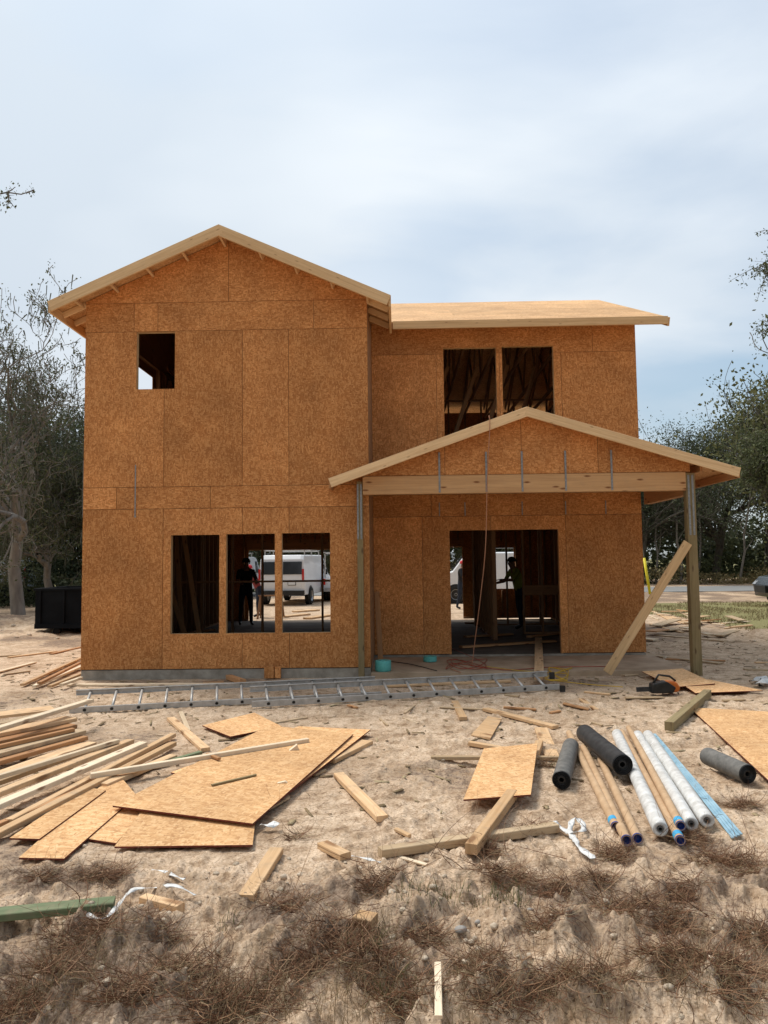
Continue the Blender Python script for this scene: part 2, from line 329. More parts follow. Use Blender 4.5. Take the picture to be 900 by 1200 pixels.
# ------------------------------------------------------------------ mesh builder
class MB:
    def __init__(s): s.v = []; s.f = []; s.uv = []; s.r = []; s.mi = []; s.cur = None; s.m = 0; s.sm = []; s.smooth = False
    def face(s, idx, uvs, r):
        s.f.append(tuple(idx)); s.uv.extend(uvs); s.r.append(r); s.mi.append(s.m); s.sm.append(s.smooth)
    def rnd(s): return random.random() if s.cur is None else s.cur
    def beam(s, p0, p1, wd, th, upv=(0, 0, 1), ch=0.004, endmi=None, taper=None):
        """bar from p0 to p1 (axis of its middle), wd across, th along upv"""
        p0 = Vector(p0); p1 = Vector(p1); ax = (p1-p0); L = ax.length; ax.normalize()
        u = Vector(upv); sd_ = ax.cross(u)
        if sd_.length < 1e-4: sd_ = ax.cross(Vector((1, 0, 0)))
        sd_.normalize(); u = sd_.cross(ax).normalized()
        a, b_ = wd/2, th/2; c = min(ch, a*.4, b_*.4)
        prof = [(-a+c, -b_), (a-c, -b_), (a, -b_+c), (a, b_-c), (a-c, b_), (-a+c, b_), (-a, b_-c), (-a, -b_+c)]
        base = len(s.v); r = s.rnd(); n = 8
        for q, t_ in ((p0, 0), (p1, L)):
            k = 1 if (t_ == 0 or taper is None) else taper
            for x, z in prof: s.v.append(q+sd_*x*k+u*z*k)
        d = [0]
        for i in range(n):
            x0, z0 = prof[i]; x1, z1 = prof[(i+1) % n]; d.append(d[-1]+math.hypot(x1-x0, z1-z0))
        for i in range(n):
            j = (i+1) % n
            s.face((base+i, base+j, base+n+j, base+n+i)[::-1], [(0, d[i]), (0, d[i+1]), (L, d[i+1]), (L, d[i])][::-1], r)
        m0 = s.m
        if endmi is not None: s.m = endmi
        s.face([base+i for i in range(n)], [(prof[i][1]*.3, prof[i][0]) for i in range(n)], r)
        s.face([base+n+i for i in range(n)][::-1], [(prof[i][1]*.3, prof[i][0]) for i in range(n)][::-1], r)
        s.m = m0
    def box(s, lo, hi, **k):
        lo = Vector(lo); hi = Vector(hi); c = (lo+hi)/2; e = hi-lo
        ax = max(range(3), key=lambda i: e[i])
        d = Vector((0, 0, 0)); d[ax] = e[ax]/2
        if ax == 2: s.beam(c-d, c+d, e[0], e[1], (0, 1, 0), **k)
        elif ax == 0: s.beam(c-d, c+d, e[1], e[2], (0, 0, 1), **k)
        else: s.beam(c-d, c+d, e[0], e[2], (0, 0, 1), **k)
    def prism(s, pts, off, uva=None, sidemi=None):
        """polygon pts (3D) extruded by the vector off; uv from axes uva"""
        pts = [Vector(p) for p in pts]; off = Vector(off); n = len(pts)
        nn = Vector((0, 0, 0))
        for i in range(n): nn += pts[i].cross(pts[(i+1) % n])
        if nn.dot(off) > 0: pts = pts[::-1]
        if uva is None:
            a = (pts[1]-pts[0]).normalized(); b_ = off.normalized().cross(a); uva = (a, b_)
        a, b_ = Vector(uva[0]), Vector(uva[1])
        base = len(s.v); r = s.rnd()
        for p in pts: s.v.append(p)
        for p in pts: s.v.append(p+off)
        U = [(p.dot(a), p.dot(b_)) for p in pts]
        s.face([base+i for i in range(n)], U, r)
        s.face([base+n+i for i in range(n)][::-1], U[::-1], r)
        m0 = s.m
        if sidemi is not None: s.m = sidemi
        o = off.length
        for i in range(n):
            j = (i+1) % n; l = (pts[j]-pts[i]).length
            s.face((base+i, base+n+i, base+n+j, base+j), [(0, 0), (0, o), (l, o), (l, 0)], r)
        s.m = m0
    def tube(s, pts, rad, n=8, cap=True, capmi=None, wob=0):
        pts = [Vector(p) for p in pts]; K = len(pts)
        if not hasattr(rad, '__len__'): rad = [rad]*K
        base = len(s.v); r = s.rnd(); L = 0; Ls = []
        prev = None
        for i, p in enumerate(pts):
            tdir = (pts[min(i+1, K-1)]-pts[max(i-1, 0)]).normalized()
            if prev is None:
                a = tdir.orthogonal().normalized()
            else:
                a = (prev - tdir*prev.dot(tdir)); a = a.normalized() if a.length > 1e-5 else tdir.orthogonal().normalized()
            prev = a; b_ = tdir.cross(a)
            if i: L += (p-pts[i-1]).length
            Ls.append(L)
            for k in range(n):
                th = 2*math.pi*k/n; rr = rad[i]*(1+(wob*(random.random()-.5) if wob else 0))
                s.v.append(p+(a*math.cos(th)+b_*math.sin(th))*rr)
        sm0 = s.smooth; s.smooth = True
        for i in range(K-1):
            for k in range(n):
                j = (k+1) % n; c0 = 2*math.pi*rad[i]*k/n; c1 = 2*math.pi*rad[i]*(k+1)/n
                s.face((base+i*n+k, base+i*n+j, base+(i+1)*n+j, base+(i+1)*n+k), [(Ls[i], c0), (Ls[i], c1), (Ls[i+1], c1), (Ls[i+1], c0)], r)
        s.smooth = False
        if cap:
            m0 = s.m
            if capmi is not None: s.m = capmi
            s.face([base+k for k in range(n)][::-1], [(0, 0)]*n, r)
            s.face([base+(K-1)*n+k for k in range(n)], [(0, 0)]*n, r)
            s.m = m0
        s.smooth = sm0
    def lathe(s, prof, c, axis=(0, 0, 1), n=24):
        """prof: (radius, height along axis)"""
        ax = Vector(axis).normalized(); a = ax.orthogonal().normalized(); b_ = ax.cross(a); c = Vector(c)
        base = len(s.v); r = s.rnd(); K = len(prof)
        for (rr, h) in prof:
            for k in range(n):
                th = 2*math.pi*k/n; s.v.append(c+ax*h+(a*math.cos(th)+b_*math.sin(th))*max(rr, .0005))
        for i in range(K-1):
            for k in range(n):
                j = (k+1) % n
                s.face((base+i*n+k, base+i*n+j, base+(i+1)*n+j, base+(i+1)*n+k), [(prof[i][1], k*.02), (prof[i][1], j*.02), (prof[i+1][1], j*.02), (prof[i+1][1], k*.02)], r)
    def build(s, name, mats, parent=None, origin=None, bevel=0):
        if not isinstance(mats, (list, tuple)): mats = [mats]
        me = bpy.data.meshes.new(name)
        o = Vector(origin) if origin is not None else Vector((0, 0, 0))
        me.from_pydata([tuple(Vector(v)-o) for v in s.v], [], s.f)
        uvl = me.uv_layers.new(name='uv'); uvl.data.foreach_set('uv', [c for uv in s.uv for c in uv])
        at = me.attributes.new('rnd', 'FLOAT', 'FACE'); at.data.foreach_set('value', s.r)
        for mm in mats: me.materials.append(M[mm])
        me.polygons.foreach_set('material_index', s.mi); me.polygons.foreach_set('use_smooth', s.sm)
        me.update()
        ob = bpy.data.objects.new(name, me); C.objects.link(ob)
        if parent is not None: ob.parent = parent
        if origin is not None: ob.location = o - (parent.location if parent is not None else Vector((0, 0, 0)))
        elif parent is not None: ob.location = -parent.location
        if bevel:
            bm_ = ob.modifiers.new('bevel', 'BEVEL'); bm_.width = bevel; bm_.segments = 2; bm_.limit_method = 'ANGLE'
        return ob
def np_mesh(name, verts, faces, mats, rnd=None, smooth=False, attrs=None):
    me = bpy.data.meshes.new(name); nv = len(verts); nf = len(faces); k = faces.shape[1]
    me.vertices.add(nv); me.vertices.foreach_set('co', np.ascontiguousarray(verts, np.float32).ravel())
    me.loops.add(nf*k); me.loops.foreach_set('vertex_index', np.ascontiguousarray(faces, np.int32).ravel())
    me.polygons.add(nf); me.polygons.foreach_set('loop_start', np.arange(0, nf*k, k, dtype=np.int32))
    me.polygons.foreach_set('loop_total', np.full(nf, k, np.int32))
    if smooth: me.polygons.foreach_set('use_smooth', np.ones(nf, bool))
    if rnd is not None:
        at = me.attributes.new('rnd', 'FLOAT', 'FACE'); at.data.foreach_set('value', np.ascontiguousarray(rnd, np.float32))
    for an, av in (attrs or {}).items():
        at = me.attributes.new(an, 'FLOAT', 'POINT'); at.data.foreach_set('value', np.ascontiguousarray(av, np.float32))
    me.update(calc_edges=True); me.materials.append(M[mats])
    return me
def link(name, me, parent=None, loc=(0, 0, 0)):
    o = bpy.data.objects.new(name, me); C.objects.link(o); o.location = loc
    if parent is not None: o.parent = parent
    return o
def tag(o, label=None, cat=None, group=None, kind=None):
    if label: o['label'] = label
    if cat: o['category'] = cat
    if group: o['group'] = group
    if kind: o['kind'] = kind
    return o
def empty(name, loc, label=None, cat=None, group=None, rz=0):
    o = bpy.data.objects.new(name, None); C.objects.link(o); o.location = loc; o.rotation_euler = (0, 0, rz); o.empty_display_size = .1
    return tag(o, label, cat, group)
def copy_tree(o, parent=None):
    c = o.copy(); C.objects.link(c); c.parent = parent
    for ch in list(o.children): copy_tree(ch, c)
    return c

# ------------------------------------------------------------------ ground sheet
ys = [-60., -25., -8., -2., 0., 1., 1.7]
y = 2.2
while y < 13: ys.append(y); y += 0.0048*y
while y < 70: ys.append(y); y += 0.02*y
while y < 2200: ys.append(y); y += 0.2*y
ys = np.array(ys)
u = np.concatenate([-1-np.geomspace(.02, 40, 40)[::-1], np.linspace(-1, 1, 860), 1+np.geomspace(.02, 40, 40)])
Yg, Ug = np.meshgrid(ys, u, indexing='ij')
Xg = Ug*(0.55+0.62*np.maximum(Yg, 2.2).clip(None, 300))
Zg = hgt(Xg, Yg)+micro(Xg, Yg)
ny, nx = Yg.shape
vv = np.stack([Xg.ravel(), Yg.ravel(), Zg.ravel()], 1)
ii = np.arange(ny*nx).reshape(ny, nx)
ff = np.stack([ii[:-1, :-1].ravel(), ii[:-1, 1:].ravel(), ii[1:, 1:].ravel(), ii[1:, :-1].ravel()], 1)
xf, yf, zf = vv.T
near = 1-sst(3.2, 5.6, yf)
org = .10+.09*near+.8*fbm(xf*.8, yf*.8, 3, 91)+ .5*fbm(xf*3, yf*3, 3, 95)*near
org = org+.28*sst(14, 20, yf)*(xf > 4) + .25*sst(14, 18, yf)*(xf < -5)+.22*sst(27, 29, yf)*(xf > 5)*(yf < 42)+.12*sst(0.8, 2.5, xf)*sst(4.5, 3.8, yf)
turf = np.maximum(sst(7.8, 9.0, xf), sst(22.5, 24.5, yf))*sst(6.0, 7.0, xf)*sst(17, 19.5, yf)*(1-sst(28, 31, yf))*.95 + sst(60, 66, yf)*.7 + (xf < -22)*.6
BR = [(570, 1000, .12), (590, 1030, .16), (650, 1045, .14), (700, 1030, .12), (740, 1075, .22), (790, 1095, .14), (100, 1120, .22), (60, 1160, .16), (225, 1150, .2), (190, 1110, .12), (400, 1125, .22), (440, 1150, .16), (560, 1150, .12), (590, 1190, .2),
      (850, 1015, .2), (810, 985, .14), (890, 1040, .14), (840, 1185, .22), (780, 1160, .14), (335, 1075, .15), (120, 1030, .16), (445, 1055, .14), (800, 1050, .14), (20, 1195, .16), (300, 1180, .2), (250, 1195, .14),
      (690, 1180, .18), (890, 1110, .16), (345, 985, .06), (500, 1110, .12), (620, 975, .10), (50, 1035, .1), (870, 945, .12), (720, 1000, .14), (640, 900, .07), (480, 1185, .16), (345, 1145, .14), (640, 1110, .12), (150, 1185, .16), (870, 1160, .14), (760, 880, .1), (320, 945, .05)]
BRW = [(G(a, b).x, G(a, b).y, c) for a, b, c in BR]
for bx, by, br in BRW: org = org + .36*np.exp(-((xf-bx)**2+(yf-by)**2)/(br*1.35)**2)
tag(link('ground', np_mesh('ground', vv, ff, 'sand', smooth=True, attrs={'organic': org, 'turf': turf})), kind='structure')
# road across the right, beyond the turf
mb = MB(); mb.prism([(-200, 41, .03), (250, 36.5, .03), (250, 43.5, .03), (-200, 48, .03)], (0, 0, -.4)); tag(mb.build('road', 'tarmac'), kind='structure')
mb = MB()
for s_ in (.25, 6.75):
    mb.prism([(-200, 41+s_-.05, .036), (250, 36.5+s_-.05, .036), (250, 36.5+s_+.05, .036), (-200, 41+s_+.05, .036)], (0, 0, -.003))
tag(mb.build('road_marking', 'road_paint'), kind='structure')

# ------------------------------------------------------------------ house
YM, YW, YB = 11.5, 13.3, 21.1
XL, XM, XR = -4.93, -0.43, 4.38
ST = .012
house = empty('house_under_construction', (0, 16, 0), 'unfinished two storey house sheathed in orange strand board with gable and porch frame', 'house')
def clip(poly, hp):
    """keep a*x+b*y<=c"""
    a, b_, c = hp; o = []
    for i in range(len(poly)):
        p = poly[i]; q = poly[(i+1) % len(poly)]
        dp = a*p[0]+b_*p[1]-c; dq = a*q[0]+b_*q[1]-c
        if dp <= 0: o.append(p)
        if (dp < 0 < dq) or (dq < 0 < dp):
            t_ = dp/(dp-dq); o.append((p[0]+(q[0]-p[0])*t_, p[1]+(q[1]-p[1])*t_))
    return o
def sheathe(name, mapf, off, panels, holes=(), hps=(), gap=.0035, matn='osb_wall', uvrot=False, block_light=True):
    mb = MB()
    for (x0, z0, x1, z1) in panels:
        mb.cur = random.random()
        a0, b0, a1, b1 = x0+gap, z0+gap, x1-gap, z1-gap
        xs = sorted({a0, a1, *[h[k] for h in holes for k in (0, 2) if a0 < h[k] < a1]})
        zs = sorted({b0, b1, *[h[k] for h in holes for k in (1, 3) if b0 < h[k] < b1]})
        for i in range(len(xs)-1):
            for j in range(len(zs)-1):
                cx, cz = (xs[i]+xs[i+1])/2, (zs[j]+zs[j+1])/2
                if any(h[0] < cx < h[2] and h[1] < cz < h[3] for h in holes): continue
                P = [(xs[i], zs[j]), (xs[i+1], zs[j]), (xs[i+1], zs[j+1]), (xs[i], zs[j+1])]
                for hp in hps: P = clip(P, hp) if P else P
                if len(P) >= 3:
                    ua, ub = Vector(mapf(1, 0))-Vector(mapf(0, 0)), Vector(mapf(0, 1))-Vector(mapf(0, 0))
                    if uvrot: ua, ub = ub, ua
                    mb.prism([mapf(*p) for p in P], off, (ua, ub))
    if block_light:  # added dark sheet behind the panels, stops light leaking through the seams
        bk = MB(); o = Vector(off); d = o*1.08
        X0 = min(p[0] for p in panels); X1 = max(p[2] for p in panels); Z0 = min(p[1] for p in panels); Z1 = max(p[3] for p in panels)
        xs = sorted({X0, X1, *[h[k] for h in holes for k in (0, 2) if X0 < h[k] < X1]}); zs = sorted({Z0, Z1, *[h[k] for h in holes for k in (1, 3) if Z0 < h[k] < Z1]})
        for i in range(len(xs)-1):
            for j in range(len(zs)-1):
                cx, cz = (xs[i]+xs[i+1])/2, (zs[j]+zs[j+1])/2
                if any(h[0] < cx < h[2] and h[1] < cz < h[3] for h in holes): continue
                P = [(xs[i], zs[j]), (xs[i+1], zs[j]), (xs[i+1], zs[j+1]), (xs[i], zs[j+1])]
                for hp in hps: P = clip(P, hp) if P else P
                if len(P) >= 3: bk.prism([Vector(mapf(*p))+d for p in P], o.normalized()*.0006)
        if bk.f: bk.build('seam_light_block', 'stud_dark', house)
    return mb.build(name, matn, house)
# roof geometry
APX, APZ, EX0, EX1 = -2.694, 6.973, -5.34, -0.049
SLM = (APZ-5.805)/(APX-EX0)
def zmain(x): return APZ-SLM*abs(x-APX)
SLW = .432; YE = 12.85; ZE = 5.985; YR = 17.2
def zwing(y): return ZE+SLW*(y-YE) if y < YR else ZE+SLW*(2*YR-YE-y)
DT = .02
# main front wall
mw = lambda x, z: (x, YM, z)
LW = [(-3.535, .673, -2.777, 2.205), (-2.67, .673, -1.908, 2.21), (-1.801, .673, -1.047, 2.213)]
UW = [(-4.106, 4.525, -3.493, 5.45)]
low = [(XL, .135, -3.66, 2.62), (-3.66, .135, -2.417, 2.62), (-2.417, .135, -1.684, 2.62), (-1.684, .135, XM, 2.62)]
ban = [(XL, 2.62, -4.4, 2.965), (-4.4, 2.62, -2.92, 2.965), (-2.92, 2.62, XM, 2.965)]
upr = [(XL, 2.965, -3.66, 5.455), (-3.66, 2.965, -2.417, 5.455), (-2.417, 2.965, -1.684, 5.455), (-1.684, 2.965, XM, 5.455)]
bn2 = [(XL, 5.455, -4.15, 5.92), (-4.15, 5.455, -3.77, 5.92), (-3.77, 5.455, -1.28, 5.92), (-1.28, 5.455, XM, 5.92)]
gab = [(XL, 5.92, -2.64, 7.2), (-2.64, 5.92, XM, 7.2)]
hpm = [(-SLM, 1, APZ-DT-SLM*APX-.01), (SLM, 1, APZ-DT+SLM*APX-.01)]
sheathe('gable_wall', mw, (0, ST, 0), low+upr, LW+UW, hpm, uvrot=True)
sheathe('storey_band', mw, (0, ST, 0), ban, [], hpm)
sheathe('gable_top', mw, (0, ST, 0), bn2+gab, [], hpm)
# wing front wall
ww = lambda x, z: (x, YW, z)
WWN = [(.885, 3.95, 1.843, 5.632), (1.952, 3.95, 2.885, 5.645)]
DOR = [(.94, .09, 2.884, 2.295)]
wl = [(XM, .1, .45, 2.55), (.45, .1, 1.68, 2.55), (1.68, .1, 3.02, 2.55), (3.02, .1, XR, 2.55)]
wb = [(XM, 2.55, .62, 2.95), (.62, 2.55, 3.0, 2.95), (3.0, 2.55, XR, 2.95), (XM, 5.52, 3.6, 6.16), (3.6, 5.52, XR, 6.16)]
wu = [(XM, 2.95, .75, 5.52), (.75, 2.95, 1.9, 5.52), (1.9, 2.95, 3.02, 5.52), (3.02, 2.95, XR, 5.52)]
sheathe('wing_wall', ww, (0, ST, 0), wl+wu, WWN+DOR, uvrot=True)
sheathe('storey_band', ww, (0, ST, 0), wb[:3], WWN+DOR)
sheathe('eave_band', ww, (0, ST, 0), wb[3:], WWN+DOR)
# side walls
rows = [(.12, 2.6), (2.6, 5.0), (5.0, 8.3)]
def side_panels(y0, y1, zt=8.3):
    o = []; y_ = y0
    while y_ < y1-.01:
        e = min(y_+1.22, y1)
        for a, b_ in rows: o.append((y_, a, e, b_))
        y_ = e
    return o
hpw = [(-SLW, 1, ZE-.035-SLW*YE), (SLW, 1, ZE-.035+SLW*(2*YR-YE))]
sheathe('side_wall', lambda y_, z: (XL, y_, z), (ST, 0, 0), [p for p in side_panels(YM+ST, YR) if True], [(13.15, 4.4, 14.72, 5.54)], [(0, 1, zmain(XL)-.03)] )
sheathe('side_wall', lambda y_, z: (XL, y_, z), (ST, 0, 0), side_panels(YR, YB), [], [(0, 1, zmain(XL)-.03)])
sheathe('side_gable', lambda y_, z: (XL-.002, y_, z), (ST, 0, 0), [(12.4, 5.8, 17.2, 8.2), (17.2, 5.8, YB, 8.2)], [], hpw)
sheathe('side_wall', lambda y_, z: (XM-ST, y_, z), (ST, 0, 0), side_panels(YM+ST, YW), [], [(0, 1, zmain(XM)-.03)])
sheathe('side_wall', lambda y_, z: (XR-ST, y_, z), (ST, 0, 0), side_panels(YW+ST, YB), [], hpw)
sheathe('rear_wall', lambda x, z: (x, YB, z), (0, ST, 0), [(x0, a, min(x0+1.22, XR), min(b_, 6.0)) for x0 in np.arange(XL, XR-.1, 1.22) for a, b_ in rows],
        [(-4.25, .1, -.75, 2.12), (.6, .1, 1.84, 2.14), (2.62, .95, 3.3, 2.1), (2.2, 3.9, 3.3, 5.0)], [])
# foundation and slabs
mb = MB(); mb.box((XL+.01, YM+.005, -.3), (XM-.002, YB, .124)); mb.box((XM, YW+.005, -.3), (XR-.01, YB, .088)); mb.build('foundation', 'concrete', house)
mb = MB(); mb.box((XL+.03, YM+.02, .126), (XM-.02, YB-.02, .131)); mb.box((XM+.02, YW+.02, .090), (XR-.03, YB-.02, .095)); mb.build('floor_slab', 'floor_dim_dust', house)
mb = MB(); mb.box((XM+.003, YM-.06, -.3), (XR+.08, YW+.003, .055)); mb.build('porch_slab', 'slab_dust', house)
# upper floor
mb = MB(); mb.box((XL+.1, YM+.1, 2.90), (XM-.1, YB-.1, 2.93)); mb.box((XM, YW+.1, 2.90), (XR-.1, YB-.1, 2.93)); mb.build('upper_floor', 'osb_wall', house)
for k in range(24):
    x_ = XL+.1+k*.4
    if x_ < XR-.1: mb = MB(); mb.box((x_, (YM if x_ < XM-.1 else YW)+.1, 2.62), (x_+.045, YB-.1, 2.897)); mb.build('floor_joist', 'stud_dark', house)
# stud frames behind the sheathing
def studs(name, axis, at, a0, a1, z0, z1, holes, sign, material='stud_dark', d=.089, step=.4065, topf=None):
    mb = MB(); q0, q1 = (at+ST+.002, at+ST+.002+d) if sign > 0 else (at-ST-.002-d, at-ST-.002)
    def bx(p, r_, zz0, zz1):
        if zz1-zz0 < .02: return
        if axis == 'x': mb.box((p, q0, zz0), (r_, q1, zz1), ch=.002)
        else: mb.box((q0, p, zz0), (q1, r_, zz1), ch=.002)
    p = a0
    while p < a1-.03:
        spans = [(z0+.04, z1-.04)]
        if topf: spans = [(z0+.04, topf(p+.02)-.06)]
        for h in holes:
            if h[0]-.04 < p < h[2]:
                new = []
                for s0, s1 in spans:
                    if h[3]+.2 < s1: new.append((max(h[3]+.2, s0), s1))
                    if h[1]-.04 > s0: new.append((s0, min(h[1]-.04, s1)))
                    if h[3] < s0 or h[1] > s1: new.append((s0, s1))
                spans = list(dict.fromkeys(new))
        for s0, s1 in spans: bx(p, p+.038, s0, s1)
        p += step
    bx(a0, a1, z1-.038, z1)
    # bottom plate broken at doors
    segs = [(a0, a1)]
    for h in holes:
        if h[1] <= z0+.05:
            segs = [x_ for s0, s1 in segs for x_ in ((s0, min(s1, h[0])), (max(s0, h[2]), s1)) if x_[1]-x_[0] > .05]
    for s0, s1 in segs: bx(s0, s1, z0, z0+.038)
    return mb.build(name, material, house)
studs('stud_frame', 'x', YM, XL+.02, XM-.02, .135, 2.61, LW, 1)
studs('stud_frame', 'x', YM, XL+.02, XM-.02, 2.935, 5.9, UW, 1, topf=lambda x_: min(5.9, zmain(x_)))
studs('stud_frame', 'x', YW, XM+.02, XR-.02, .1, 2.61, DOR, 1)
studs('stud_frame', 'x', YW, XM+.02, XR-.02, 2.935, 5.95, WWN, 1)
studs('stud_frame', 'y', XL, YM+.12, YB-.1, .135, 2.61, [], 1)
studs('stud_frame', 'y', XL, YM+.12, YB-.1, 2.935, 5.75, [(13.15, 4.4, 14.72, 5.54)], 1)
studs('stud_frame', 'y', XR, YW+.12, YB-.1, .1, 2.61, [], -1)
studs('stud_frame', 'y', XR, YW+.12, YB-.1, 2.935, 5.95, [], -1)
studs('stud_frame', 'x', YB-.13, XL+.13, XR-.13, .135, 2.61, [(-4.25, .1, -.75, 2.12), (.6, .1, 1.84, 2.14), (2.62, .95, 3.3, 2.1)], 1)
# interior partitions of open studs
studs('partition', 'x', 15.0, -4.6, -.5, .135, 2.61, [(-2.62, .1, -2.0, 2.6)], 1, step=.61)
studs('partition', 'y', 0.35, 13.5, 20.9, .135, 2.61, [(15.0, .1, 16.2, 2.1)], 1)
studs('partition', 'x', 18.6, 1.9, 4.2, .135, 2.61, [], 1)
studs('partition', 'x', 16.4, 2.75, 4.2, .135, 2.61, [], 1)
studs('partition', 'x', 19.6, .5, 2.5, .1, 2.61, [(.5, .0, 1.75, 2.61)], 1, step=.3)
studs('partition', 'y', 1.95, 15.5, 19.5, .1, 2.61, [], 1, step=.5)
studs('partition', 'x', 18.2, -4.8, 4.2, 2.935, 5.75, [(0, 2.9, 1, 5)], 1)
for lo, hi in (((-4.6, 15.02, 1.36), (-.5, 15.07, 1.40)), ((2.78, 16.42, .98), (4.2, 16.5, 1.2))):
    mb = MB(); mb.box(lo, hi); mb.build('blocking', 'stud_dark', house)
for lo, hi in (((-4.28, YB-.11, 2.13), (-.72, YB-.02, 2.42)), ((.55, YB-.11, 2.15), (1.88, YB-.02, 2.4))):
    mb = MB(); mb.box(lo, hi); mb.build('header', 'pine_red', house)
# rough frames of each opening
def rough(name, at, h, sill=True, matn='pine_frame', axis='x'):
    mb = MB(); x0, z0, x1, z1 = h; q0, q1 = at+ST+.001, at+ST+.092
    mb.box((x0-.038, q0, z0-.038), (x0, q1, z1+.19)); mb.box((x1, q0, z0-.038), (x1+.038, q1, z1+.19))
    mb.box((x0+.0005, q0+.002, z1+.0005), (x1-.0005, q1-.002, z1+.19))
    if sill: mb.box((x0+.0005, q0+.002, z0-.038), (x1-.0005, q1-.002, z0-.0005))
    return mb.build(name, matn, house)
for h in LW+UW: rough('window_frame', YM, h)
for h in WWN: rough('window_frame', YW, h)
rough('door_frame', YW, DOR[0], False, 'pine_red')
# roof decks
def deckpoly(pts, name, mm='osb_sheet', off=(0, 0, -.018)):
    mb = MB(); a = Vector(pts[1])-Vector(pts[0]); a.normalize(); mb.prism(pts, off, (a, Vector((0, 0, 1)).cross(a).normalized())); return mb.build(name, [mm], house)
def yval(z): return YE+(z-ZE)/SLW
yl = yval(5.805)
roof = deckpoly([(APX, 11.085, APZ), (EX0, 11.085, 5.805), (EX0, yl, 5.805), (APX, yval(APZ), APZ)], 'roof_deck')
deckpoly([(APX, 11.085, APZ), (EX1, 11.085, zmain(EX1)), (EX1, yval(zmain(EX1)), zmain(EX1)), (APX, yval(APZ), APZ)], 'roof_deck')
xj = APX+(APZ-ZE)/SLM
# wing deck made of 4x8 sheets with fine seams
RX0, RX1 = EX0, 4.8
mb = MB(); rng_x = np.arange(RX0, RX1, 2.44)
def plane_sheet(poly, z_of, off=-.018):
    mb.cur = random.random(); mb.prism([(p[0], p[1], z_of(p[1])) for p in poly], (0, 0, off), ((1, 0, 0), (0, 1, .4)))
rowy = [YE, YE+1.12, YE+2.24, YE+3.36, YR]
for j in range(4):
    y0, y1 = rowy[j], rowy[j+1]; x_ = RX1-(1.22 if j % 2 else 2.44); xs = [RX1]
    while x_ > RX0: xs.append(x_); x_ -= 2.44
    xs.append(RX0)
    for a, b_ in zip(xs[:-1], xs[1:]):
        P = [(b_+.002, y0+.002), (a-.002, y0+.002), (a-.002, y1-.002), (b_+.002, y1-.002)]
        # right of right valley
        k = SLM/SLW
        Pr = clip(P, (-k, -1, -(k*APX+yval(APZ)) ))   # y >= yv - k(x-APX) -> right side
        Pr = clip(Pr, (-1, 0, -APX)) if Pr else Pr
        Pl = clip(P, (k, -1, -(yval(APZ)-k*APX))); Pl = clip(Pl, (1, 0, APX)) if Pl else Pl
        for q in (Pr, Pl):
            if q and len(q) >= 3: plane_sheet(q, zwing)
mb.build('roof_deck', 'osb_sheet', house)
deckpoly([(RX0, YR+.01, zwing(YR)-.003), (RX1, YR+.01, zwing(YR)-.003), (RX1, 21.55, zwing(21.55)), (RX0, 21.55, zwing(21.55))], 'roof_deck')
# rake and fascia boards
def rake(name, p0, p1, dep, th, matn='pine_frame', normal=(0, 1, 0)):
    """board whose top edge runs p0->p1; plane normal = normal"""
    p0, p1 = Vector(p0), Vector(p1); ax = (p1-p0).normalized(); n = Vector(normal); dn = ax.cross(n).normalized()
    if dn.z > 0: dn = -dn
    mb = MB(); mb.beam(p0+dn*dep/2, p1+dn*dep/2, th, dep, -dn, ch=.003); return mb.build(name, matn, house)
rake('rake_board', (EX0-.0, 11.06, 5.81), (APX, 11.06, APZ+.005), .165, .038)
rake('rake_board', (APX+.001, 11.061, APZ+.005), (EX1, 11.061, zmain(EX1)+.005), .165, .038)
rake('eave_fascia', (EX0+.019, 11.09, 5.79), (EX0+.019, yl, 5.79), .14, .036, normal=(1, 0, 0))
rake('eave_fascia', (EX1-.019, 11.09, zmain(EX1)-.015), (EX1-.019, yl, zmain(EX1)-.015), .14, .036, normal=(1, 0, 0))
rake('eave_fascia', (-.03, YE-.02, ZE+.002), (4.8, YE-.02, ZE+.012), .14, .038)
rake('rake_board', (4.82, YE-.039, zwing(YE)-.015), (4.82, YR, zwing(YR)), .15, .036, normal=(1, 0, 0))
rake('rake_board', (4.82, 21.55, zwing(21.55)), (4.82, YR+.001, zwing(YR)), .15, .036, normal=(1, 0, 0))
# lookouts under the main gable overhang and tails at the eaves
def one(name, matn, *a, **k):
    mb = MB(); mb.beam(*a, **k); return mb.build(name, matn, house)
for side in (-1, 1):
    for k in range(1, 5):
        x_ = APX+side*(.05+k*.56)
        z_ = zmain(x_)-.03-.045
        one('lookout', 'pine_frame', (x_, 11.085, z_), (x_, 11.495, z_), .038, .085, (side*SLM, 0, 1))
one('lookout', 'pine_frame', (APX, 11.085, APZ-.10), (APX, 11.495, APZ-.10), .038, .12)
for k in range(4):
    y_ = 11.52+k*.42
    if y_ < yl: 
        for (xa, xb) in ((EX0+.04, XL-.003), (EX1-.04, XM+.003)):
            one('rafter_tail', 'pine_frame', (xa, y_, zmain(xa)-.075), (xb, y_, zmain(xb)-.075), .038, .09)
for k in range(12):
    x_ = 0.1+k*.42; one('rafter_tail', 'pine_frame', (x_, YE+.02, zwing(YE)-.075), (x_, YW-.005, zwing(YW)-.09), .038, .09)
for k in range(10):
    y_ = YW+.2+k*.8; one('lookout', 'pine_frame', (XR+.002, y_, zwing(y_)-.08), (4.8, y_, zwing(y_)-.08), .038, .09)
